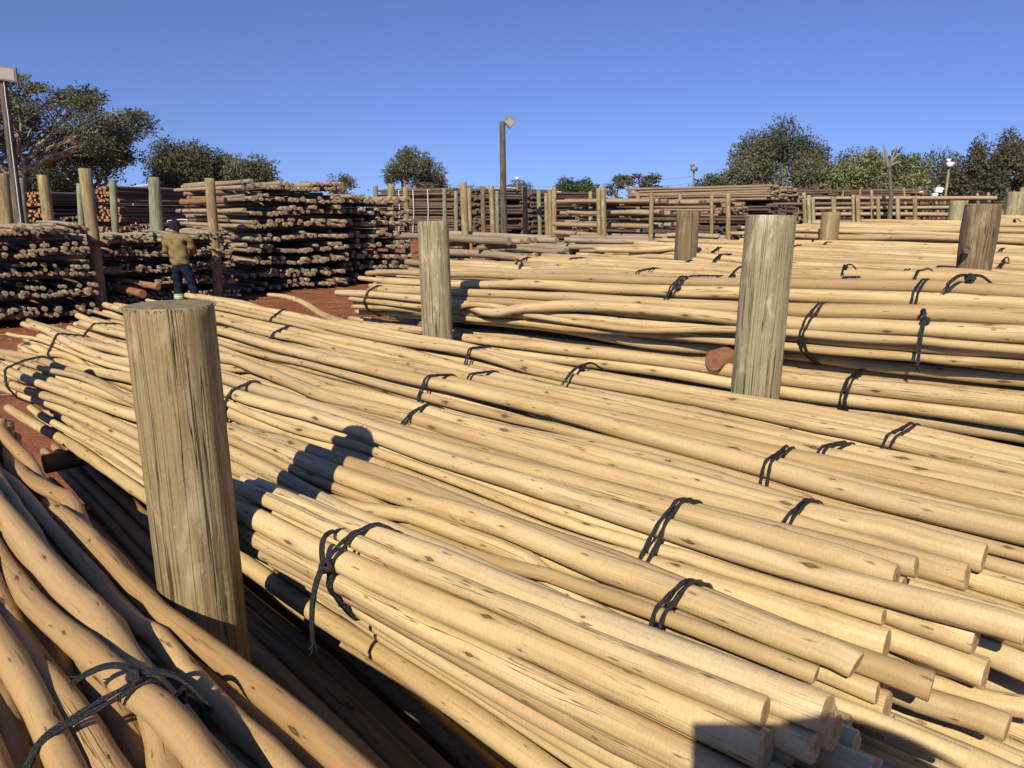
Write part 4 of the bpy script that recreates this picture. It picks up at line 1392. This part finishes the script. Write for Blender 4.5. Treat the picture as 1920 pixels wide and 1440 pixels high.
def tree(px, ty, hw, Y, by, mats, label, n=11000, size=.20, lobes=16, flat=.6, stems=2, limb=.5, seed=1, spread=1.0, trunk_r=.16, group='trees behind the timber yard', bark='bark', lobe_r=.42, hollow=.35, name='tree', dens=.6, tx=None):
    """crown between screen heights ty and by, half width hw, at distance Y, trunk to the soil"""
    r_ = np.random.default_rng(seed)
    top = atd(px, ty, Y); bot = atd(px, by, Y)
    k = Y * math.cos(PITCH) / F_PX
    W_ = hw * k * 1.14; Hc = (top.z - bot.z) * 1.06
    cx, cz = top.x, bot.z
    g = ground_z(cx, Y)
    tx = cx if tx is None else atd(tx, ty, Y).x
    root = empty(name, (tx, Y, g))
    tag(root, label, 'tree', group)
    cs, rs = [], []
    for i in range(lobes):
        lr = lobe_r * r_.uniform(.6, 1.2)
        a = r_.uniform(0, 2 * np.pi)
        el = math.asin(r_.uniform(.0, 1.0)) if r_.random() < .85 else r_.uniform(-.15, .2)
        q = r_.uniform(hollow, 1) ** .6
        rx, rz_ = W_ * lr, max(Hc * lr * flat * 1.1, size * .8)
        c = (cx + math.cos(a) * math.cos(el) * q * (W_ - rx * .75) * spread, Y + math.sin(a) * math.cos(el) * q * (W_ - rx) * .8,
             cz + Hc * .28 + (Hc * .72 - rz_ * .8) * math.sin(el) * q + (0 if el > .2 else r_.uniform(-.2, .05) * Hc))
        cs.append(c); rs.append((rx, rx * .85, rz_))
    cs = np.array(cs); rs = np.array(rs)
    leaf_cloud('crown', cs, rs * .88, int(n * .9), size * .9, [M[m_] for m_ in mats], root, (cx, Y, cz), seed=seed, spray=dens)
    mb = MB()
    fork = cz - Hc * .15 if cz - Hc * .15 > g + .8 else g + (cz - g) * .5 + .2
    for s_ in range(stems):
        off = (s_ - (stems - 1) / 2) * trunk_r * 2.5
        F0 = np.array((tx + off, Y, fork))
        tube(mb, np.array([(tx + off * .5, Y, g - .2), (tx + off * .7 + r_.normal(0, .08), Y, (g + fork) / 2), F0]), [trunk_r * 1.2, trunk_r, trunk_r * .8], 8, False)
        own = cs[s_::stems]
        nl = max(2, min(4, len(own) // 4))
        angs = np.arctan2(own[:, 2] - fork, own[:, 0] - (tx + off))
        order = np.argsort(angs)
        for grp_ in np.array_split(order, nl):
            if not len(grp_): continue
            gc_ = own[grp_].mean(0)
            tt_ = np.linspace(0, 1, 8)[:, None]
            lead = F0 * (1 - tt_) + (F0 * .15 + gc_ * .85) * tt_
            lead[:, 2] += np.sin(tt_[:, 0] * 3.14) * Hc * r_.uniform(-.06, .10)
            lead[1:-1] += r_.normal(0, .018 * W_, (6, 3))
            tube(mb, lead, trunk_r * limb * np.linspace(1.15, .35, 8), 6, False)
            for ci in grp_:
                c = own[ci]
                st = lead[r_.integers(3, 8)]
                md = (st + c) / 2 + r_.normal(0, .03 * W_, 3)
                tube(mb, np.array([st, md, c]), np.array([.32, .2, .07]) * trunk_r * limb, 5, False)
                for j2 in range(4):
                    e = c + r_.normal(0, .5, 3) * (W_ * .14, W_ * .14, Hc * .08)
                    tube(mb, np.array([md, (md + e) / 2 + r_.normal(0, .02 * W_, 3), e]), np.array([.14, .09, .03]) * trunk_r * limb, 3, False)
    mb.obj('trunk', [M[bark]], root, (tx, Y, g))
    return root


tree(70, 138, 178, 38, 300, ('leaf_dark', 'leaf_olive'), 'large spreading thorn tree with bare arching limbs at the left edge', 36000, .16, 62, .5, 3, .55, 21, trunk_r=.26, lobe_r=.20, hollow=.55, tx=-12, dens=.5)
tree(165, 248, 105, 42, 350, ('leaf_olive', 'leaf_dark'), 'grey olive tree below the large spreading thorn tree', 14000, .16, 28, .7, 3, .7, 22, lobe_r=.30)
tree(345, 256, 82, 46, 372, ('leaf_dark', 'leaf_dark'), 'dark round thicket tree above the worker', 24000, .17, 22, .8, 2, .5, 23, lobe_r=.36)
tree(452, 288, 88, 47, 372, ('leaf_dark', 'leaf_olive'), 'lower dark thicket tree sloping down behind the tall log stack', 22000, .17, 22, .8, 2, .5, 24, lobe_r=.36)
tree(30, 290, 110, 44, 380, ('leaf_dark', 'leaf_dark'), 'dark undergrowth tree behind the left lamp pole', 12000, .2, 18, .8, 2, .5, 25, lobe_r=.36)
tree(640, 322, 52, 55, 372, ('leaf_dry', 'leaf_olive'), 'sparse airy tree over the tall log stack', 2600, .17, 18, .8, 3, .6, 26, lobe_r=.25, dens=.4)
tree(765, 277, 60, 52, 362, ('leaf_dark', 'leaf_olive'), 'lone tree with clustered round crowns behind the second log stack', 15000, .15, 19, .65, 3, .7, 27, lobe_r=.28, hollow=.5)
tree(815, 325, 34, 55, 372, ('leaf_dark', 'leaf_dry'), 'small side crown right of the lone clustered tree', 3500, .17, 8, .8, 2, .6, 28, lobe_r=.4)
tree(885, 342, 42, 60, 380, ('leaf_dry', 'leaf_olive'), 'low brownish bush tree left of the middle lamp pole', 5000, .17, 12, .8, 2, .5, 29)
tree(973, 341, 45, 58, 384, ('leaf_olive', 'leaf_dark'), 'low olive tree behind the round white lamp', 6500, .17, 12, .8, 2, .5, 30)
tree(1077, 331, 50, 42, 392, ('leaf_green', 'leaf_green'), 'round bright green tree in the middle distance', 9000, .17, 16, .9, 2, .6, 31, lobe_r=.38)
tree(1190, 322, 68, 48, 376, ('leaf_dry', 'leaf_dark'), 'sparse spreading tree with bare twigs behind the gapped tan stack', 5200, .16, 24, .6, 3, .9, 32, lobe_r=.2, hollow=.4, dens=.4)
tree(1240, 352, 32, 48, 378, ('leaf_dry', 'leaf_dark'), 'small thin bush tree right of the sparse spreading tree', 1800, .16, 8, .7, 2, .8, 33, lobe_r=.3)
tree(1458, 219, 88, 50, 352, ('leaf_olive', 'leaf_dark'), 'tallest rounded olive tree on the right', 26000, .17, 30, .62, 3, .9, 34, lobe_r=.30, hollow=.35)
tree(1410, 290, 62, 48, 366, ('leaf_olive', 'leaf_dark'), 'lower left skirt tree of the tallest rounded one', 9000, .17, 18, .8, 3, .8, 35)
tree(1340, 325, 40, 45, 376, ('leaf_olive', 'leaf_dark'), 'low bush tree left of the tallest rounded one', 5000, .17, 12, .8, 3, .6, 36)
tree(1535, 280, 64, 46, 385, ('leaf_olive', 'leaf_dry'), 'olive bush tree right of the tallest rounded one', 12000, .17, 20, .8, 3, .6, 37)
tree(1590, 268, 50, 52, 372, ('leaf_dark', 'leaf_olive'), 'dark treetop behind the bright green tree', 10000, .17, 16, .7, 2, .7, 38)
tree(1628, 276, 64, 42, 372, ('leaf_bright', 'leaf_olive'), 'bright yellow green tree above the dark brown pile', 11000, .17, 22, .7, 4, .9, 39, lobe_r=.28, bark='bark')
tree(1706, 270, 60, 42, 372, ('leaf_bright', 'leaf_dark'), 'second bright tree with pale stems right of the dead trunk', 9500, .17, 20, .7, 4, .9, 40, lobe_r=.28)
tree(1764, 280, 58, 47, 385, ('leaf_dark', 'leaf_olive'), 'dark tree behind the wooden lamp pole', 9000, .17, 16, .8, 2, .6, 41)
tree(1840, 255, 66, 36, 392, ('leaf_dark', 'leaf_dry'), 'dry leaning tree with pale bare branches at the right', 11000, .14, 28, .75, 3, 1.1, 42, lobe_r=.24, hollow=.3)
tree(1905, 236, 75, 34, 395, ('leaf_dark', 'leaf_dry'), 'high dark tree cut off by the right edge', 16000, .14, 32, .75, 3, 1.0, 43, lobe_r=.24, hollow=.3)
tree(2010, 240, 90, 36, 395, ('leaf_dark', 'leaf_dark'), 'dark tree just outside the right edge', 8000, .2, 20, .75, 3, 1.0, 44)
tree(-160, 170, 120, 40, 350, ('leaf_dark', 'leaf_olive'), 'dark tree just outside the left edge', 8000, .2, 20, .75, 3, 1.0, 45)

# scrub that closes the horizon
def scrub():
    r_ = np.random.default_rng(5)
    cs, rs = [], []
    for px in np.arange(-500, 2500, 13):
        Y = r_.uniform(58, 75)
        right = px > 1290
        left = px < 560
        ty = r_.uniform(362, 372) - (12 if right else 0) - (14 if left else 0)
        t = atd(px, ty, Y)
        g = ground_z(t.x, Y)
        h = t.z - g
        cs.append((t.x, Y, g + h * .5)); rs.append((r_.uniform(.8, 1.6), r_.uniform(.8, 1.6), h * .52))
    for px in np.arange(1290, 2100, 14):
        Y = r_.uniform(38, 44)
        t = atd(px, r_.uniform(345, 362), Y); g = ground_z(t.x, Y); h = t.z - g
        cs.append((t.x, Y, g + h * .5)); rs.append((r_.uniform(.6, 1.1), r_.uniform(.6, 1.1), h * .52))
    for px in np.arange(-200, 560, 18):
        Y = r_.uniform(40, 46)
        t = atd(px, r_.uniform(345, 365), Y); g = ground_z(t.x, Y); h = t.z - g
        cs.append((t.x, Y, g + h * .5)); rs.append((r_.uniform(.6, 1.1), r_.uniform(.6, 1.1), h * .52))
    o = leaf_cloud('scrub', cs, rs, 75000, .20, [M['leaf_olive'], M['leaf_dry']], None, (0, 60, 2), seed=9)
    tag(o, 'low tangled scrub closing the horizon behind the yard', 'scrub', None, 'stuff')


scrub()


def pebbles():
    mb = MB()
    for k in range(1500):
        Y = rnd.uniform(6.5, 30); X = rnd.uniform(-.75, .2) * Y
        r_ = rnd.uniform(.01, .04)
        g = ground_z(X, Y)
        V = [(X + r_ * math.cos(a) * rnd.uniform(.7, 1.2), Y + r_ * math.sin(a) * rnd.uniform(.7, 1.2), g - .005) for a in np.linspace(0, 6.28, 6)[:5]]
        V.append((X, Y, g + r_ * .7))
        mb.add(V, [(i, (i + 1) % 5, 5) for i in range(5)])
    # bark litter and offcuts
    for k in range(620):
        Y = rnd.uniform(7, 22); X = rnd.uniform(-.72, -.1) * Y
        a = rnd.uniform(0, 6.28); L = rnd.uniform(.05, .35); g = ground_z(X, Y) + .012
        tube(mb, np.array([(X, Y, g), (X + math.cos(a) * L * .5, Y + math.sin(a) * L * .5, g + .01), (X + math.cos(a) * L, Y + math.sin(a) * L, g)]), [.006, .009, .004], 4, True, 1)
    o = mb.obj('soil_litter', [flat_mat('soil_clods', (.27, .12, .06), .95, .1, 30, .3), M['old']], None, smooth=False)
    tag(o, 'small stones, clods and bark offcuts scattered on the red soil', 'litter', None, 'stuff')


pebbles()

# ------------------------------------------------------------------ people
def skin(name, joints, edges, mat, root_i=0, sub=2, parent=None, loc=(0, 0, 0), rz=0.0):
    """one continuous limb-and-trunk surface grown round a skeleton"""
    me = bpy.data.meshes.new(name)
    me.from_pydata([j[0] for j in joints], edges, [])
    o = bpy.data.objects.new(name, me)
    C.objects.link(o)
    m1 = o.modifiers.new('skin', 'SKIN')
    m1.use_smooth_shade = True
    lay = me.skin_vertices[0] if me.skin_vertices else None
    if lay is None:
        with bpy.context.temp_override(object=o, active_object=o):
            bpy.ops.mesh.customdata_skin_add()
        lay = me.skin_vertices[0]
    for i, j in enumerate(joints):
        rr = j[1] if isinstance(j[1], tuple) else (j[1], j[1])
        lay.data[i].radius = rr
        lay.data[i].use_root = (i == root_i)
    m2 = o.modifiers.new('sub', 'SUBSURF'); m2.levels = sub; m2.render_levels = sub
    bpy.context.view_layer.update()
    dg = bpy.context.evaluated_depsgraph_get()
    m = bpy.data.meshes.new_from_object(o.evaluated_get(dg))
    o.modifiers.clear()
    o.data = m
    m.materials.clear(); m.materials.append(mat)
    o.parent = parent
    o.location = loc
    o.rotation_euler = (0, 0, rz)
    return o


def hand(J, E, wrist_i, pos, d, side, palm_up=(0, 0, 1)):
    """palm and five bent fingers added to the skeleton"""
    d = Vector(d).normalized(); up = Vector(palm_up); sd_ = d.cross(up).normalized()
    pos = Vector(pos)
    p = len(J); J.append((tuple(pos + d * .05), (.034, .018))); E.append((wrist_i, p))
    for k, (o_, L) in enumerate(((-.030, .065), (-.010, .078), (.011, .072), (.030, .056))):
        a = len(J)
        J.append((tuple(pos + d * .095 + sd_ * o_), .0095)); J.append((tuple(pos + d * (.095 + L * .55) + sd_ * o_ * 1.1 - up * .012), .0085)); J.append((tuple(pos + d * (.095 + L * .85) + sd_ * o_ * 1.1 - up * .035), .0075))
        E += [(p, a), (a, a + 1), (a + 1, a + 2)]
    a = len(J)
    J.append((tuple(pos + d * .035 - sd_ * side * .045 - up * .01), .0115)); J.append((tuple(pos + d * .075 - sd_ * side * .058 - up * .022), .0095))
    E += [(p, a), (a, a + 1)]


M['skin_dark'] = flat_mat('dark_skin', (.085, .045, .028), .5, .4, 30, .12, .1)
M['sweater'] = flat_mat('olive_sweater_knit', (.235, .175, .075), .95, .1, 160, .16, .8)
M['trousers'] = flat_mat('navy_work_cloth', (.010, .013, .030), .85, .15, 40, .25, .5)
M['beanie'] = flat_mat('charcoal_knit', (.022, .019, .022), .95, .1, 200, .25, .8)
M['hivis'] = flat_mat('lime_reflective_band', (.30, .55, .16), .4, .5, 60, .08)
M['silver'] = flat_mat('silver_reflective_band', (.62, .66, .6), .35, .6, 60, .08)
M['boot'] = flat_mat('black_boot', (.02, .018, .016), .6, .3, 50, .3)
M['straw'] = flat_mat('sun_hat_cloth', (.30, .25, .17), .9, .1, 80, .2, .5)


def person(loc, rz, label, photographer=False):
    root = empty('person', loc, rz)
    tag(root, label, 'person')
    # x right, y ahead, z up ; 1.75 m
    if not photographer:
        lf, rf = (-.10, .00), (.26, -.02)
        lk, rk = (-.11, .05, .50), (.17, .07, .51)
        hipL, hipR = (-.09, 0, .92), (.09, 0, .92)
        tw = -.03
        shL, shR = (-.235, .0, 1.43), (.215, .0, 1.43)
        elL, elR = (-.285, .02, 1.17), (.235, .10, 1.20)
        wrL, wrR = (-.20, .27, 1.07), (.12, .33, 1.12)
        head = (-.045, .05, 1.615)
    else:
        lf, rf = (-.14, .0), (.14, .02)
        lk, rk = (-.12, .04, .48), (.12, .04, .48)
        hipL, hipR = (-.09, 0, .92), (.09, 0, .92)
        shL, shR = (-.20, .0, 1.43), (.20, .0, 1.43)
        elL, elR = (-.27, .12, 1.22), (.27, .12, 1.22)
        wrL, wrR = (-.155, .24, 1.425), (.155, .24, 1.425)
        head = (.0, .04, 1.63)
    tx_ = head[0] * .5
    J = [((0, 0, .95), (.13, .10)), ((tx_ * .3, 0, 1.12), (.125, .095)), ((tx_ * .8, .0, 1.32), (.155, .105)), ((tx_, .0, 1.45), (.10, .075)), ((head[0] * .8, .02, 1.53), .052),
         ((head[0], head[1], head[2]), (.078, .092)), ((head[0], head[1] + .01, head[2] + .10), (.066, .080)), ((head[0], head[1] + .085, head[2] - .035), (.03, .03)),
         ((hipL), .095), (lk, .062), ((lf[0], lf[1] - .02, .10), .042), ((lf[0] - .02, lf[1] + .14, .035), (.036, .03)),
         ((hipR), .095), (rk, .062), ((rf[0], rf[1] - .02, .10), .042), ((rf[0] + .03, rf[1] + .14, .035), (.036, .03)),
         (shL, .058), (elL, .043), (wrL, .028), (shR, .058), (elR, .043), (wrR, .028)]
    E = [(0, 1), (1, 2), (2, 3), (3, 4), (4, 5), (5, 6), (5, 7), (0, 8), (8, 9), (9, 10), (10, 11), (0, 12), (12, 13), (13, 14), (14, 15), (3, 16), (16, 17), (17, 18), (3, 19), (19, 20), (20, 21)]
    if photographer:
        hand(J, E, 18, wrL, (.35, .6, .5), -1, (.5, -.6, .3)); hand(J, E, 21, wrR, (-.35, .6, .5), 1, (-.5, -.6, .3))
    else:
        hand(J, E, 18, wrL, (.7, .7, .0), -1); hand(J, E, 21, wrR, (-.5, .8, .1), 1)
    skin('body', J, E, M['skin_dark'], 0, 2, root)
    # sweater
    SJ = [((0, 0, .89), (.175, .14)), ((0, 0, .97), (.205, .16)), ((tx_ * .3, -.01, 1.14), (.20, .155)), ((tx_ * .8, -.01, 1.31), (.215, .15)), ((tx_, .0, 1.43), (.15, .11)), ((head[0] * .75, .015, 1.505), (.075, .075)),
          (shL, .088), (((shL[0] + elL[0]) / 2, (shL[1] + elL[1]) / 2 - .01, (shL[2] + elL[2]) / 2), .082), (elL, .074), (((elL[0] + wrL[0]) / 2, (elL[1] + wrL[1]) / 2, (elL[2] + wrL[2]) / 2), .062), (wrL, .042),
          (shR, .088), (((shR[0] + elR[0]) / 2, (shR[1] + elR[1]) / 2 - .01, (shR[2] + elR[2]) / 2), .082), (elR, .074), (((elR[0] + wrR[0]) / 2, (elR[1] + wrR[1]) / 2, (elR[2] + wrR[2]) / 2), .062), (wrR, .042)]
    SE = [(0, 1), (1, 2), (2, 3), (3, 4), (4, 5), (4, 6), (6, 7), (7, 8), (8, 9), (9, 10), (4, 11), (11, 12), (12, 13), (13, 14), (14, 15)]
    sw_ = skin('sweater', SJ, SE, M['sweater'], 0, 3, root)
    for v in sw_.data.vertices:      # folds of the cloth
        c = v.co
        f = .010 * math.sin(c.z * 38 + c.x * 14 + 2 * math.sin(c.x * 9)) + .008 * math.sin(c.z * 21 - c.x * 26) + .008 * mnoise.noise(c * 9)
        v.co = c + v.normal * f * (1 if c.z < 1.44 else .3)
    TJ = [((0, 0, 1.0), (.155, .12)), ((0, 0, .91), (.165, .13)), (hipL, .115), (((hipL[0] + lk[0]) / 2 - .01, .02, .72), .108), (lk, .092), (((lk[0] + lf[0]) / 2, .02, .30), .088), ((lf[0], lf[1] - .01, .135), .082),
          (hipR, .115), (((hipR[0] + rk[0]) / 2 + .01, .02, .72), .108), (rk, .092), (((rk[0] + rf[0]) / 2, .02, .30), .088), ((rf[0], rf[1] - .01, .135), .082)]
    TE = [(0, 1), (1, 2), (2, 3), (3, 4), (4, 5), (5, 6), (1, 7), (7, 8), (8, 9), (9, 10), (10, 11)]
    tr = skin('trousers', TJ, TE, M['trousers'], 0, 3, root)
    for v in tr.data.vertices:
        c = v.co
        v.co = c + v.normal * (.007 * math.sin(c.z * 42 + c.x * 11) + .006 * mnoise.noise(c * 12))
    if not photographer:
        for (f_, k_) in ((lf, lk), (rf, rk)):
            for j, (zc, m_) in enumerate(((.325, 'hivis'), (.29, 'silver'), (.255, 'hivis'))):
                q = (zc - .10) / (.5 - .10)
                cx = f_[0] + (k_[0] - f_[0]) * q; cy = .0 + (k_[1]) * q
                mb = MB()
                P = np.array([(cx, cy, zc - .016), (cx, cy, zc + .016)])
                tube(mb, P, .098, 20, False)
                mb.obj('reflective_band', [M[m_]], root)
    for (f_, sgn) in ((lf, -1), (rf, 1)):
        mb = MB()
        P = np.array([(f_[0], f_[1] - .07, .045), (f_[0], f_[1] - .05, .052), (f_[0] + sgn * .01, f_[1] + .04, .05), (f_[0] + sgn * .022, f_[1] + .13, .042), (f_[0] + sgn * .03, f_[1] + .19, .036)])
        tube(mb, P, [.030, .047, .050, .045, .022], 14)
        tube(mb, np.array([(f_[0], f_[1] - .03, .04), (f_[0], f_[1] - .02, .19)]), .056, 14)
        mb.obj('boot', [M['boot']], root)
    hx, hy, hz = head
    for sgn in (-1, 1):
        mb = MB(); tube(mb, np.array([(hx + sgn * .074, hy - .005, hz + .03), (hx + sgn * .088, hy - .015, hz + .035)]), [.022, .027], 10)
        mb.obj('ear', [M['skin_dark']], root)
    if not photographer:
        mb = MB()
        zz = np.array([.0, .015, .045, .08, .115, .145, .165, .178, .186]) + hz - .005
        rr = [.096, .102, .104, .102, .094, .078, .056, .032, .012]
        P = np.stack([np.full(9, hx) + np.linspace(0, -.012, 9), hy - .012 + np.zeros(9), zz], 1)
        tube(mb, P, rr, 20, True, wob=lambda n, s: 1 + .02 * np.cos(np.linspace(0, 6.28, s, endpoint=False) * 10)[None] * np.ones((n, 1)))
        tube(mb, np.array([(hx, hy - .012, hz - .012), (hx, hy - .012, hz + .03)]), .107, 20, False)
        mb.obj('beanie', [M['beanie']], root)
    else:
        mb = MB()
        tube(mb, np.array([(hx, hy, hz + .045), (hx, hy, hz + .058)]), [.20, .205], 28)
        tube(mb, np.array([(hx, hy, hz + .05), (hx, hy, hz + .12), (hx, hy, hz + .15), (hx, hy, hz + .16)]), [.105, .10, .085, .05], 24)
        mb.obj('sun_hat', [M['straw']], root)
    return root


wp = atd(345, 560, 14.75)
person((wp.x, wp.y, ground_z(wp.x, wp.y)), R(-3), 'worker in a dark beanie, olive sweater and navy trousers seen from behind')
#@@PHOTOGRAPHER
g_ = ground_z(.06, -.36)
person((.12, -.34, g_), R(-8), 'person holding up the camera behind the lower edge, only the shadow falls in', True)
mb = MB()
box(mb, (.02, -.030, H - .022), (.160, .009, .074), rx=-PITCH)
ph_ = mb.obj('phone', [M['grey_metal']], None, (0, -.03, H), smooth=False)
tag(ph_, 'flat phone held up by the person behind the lower edge', 'phone')
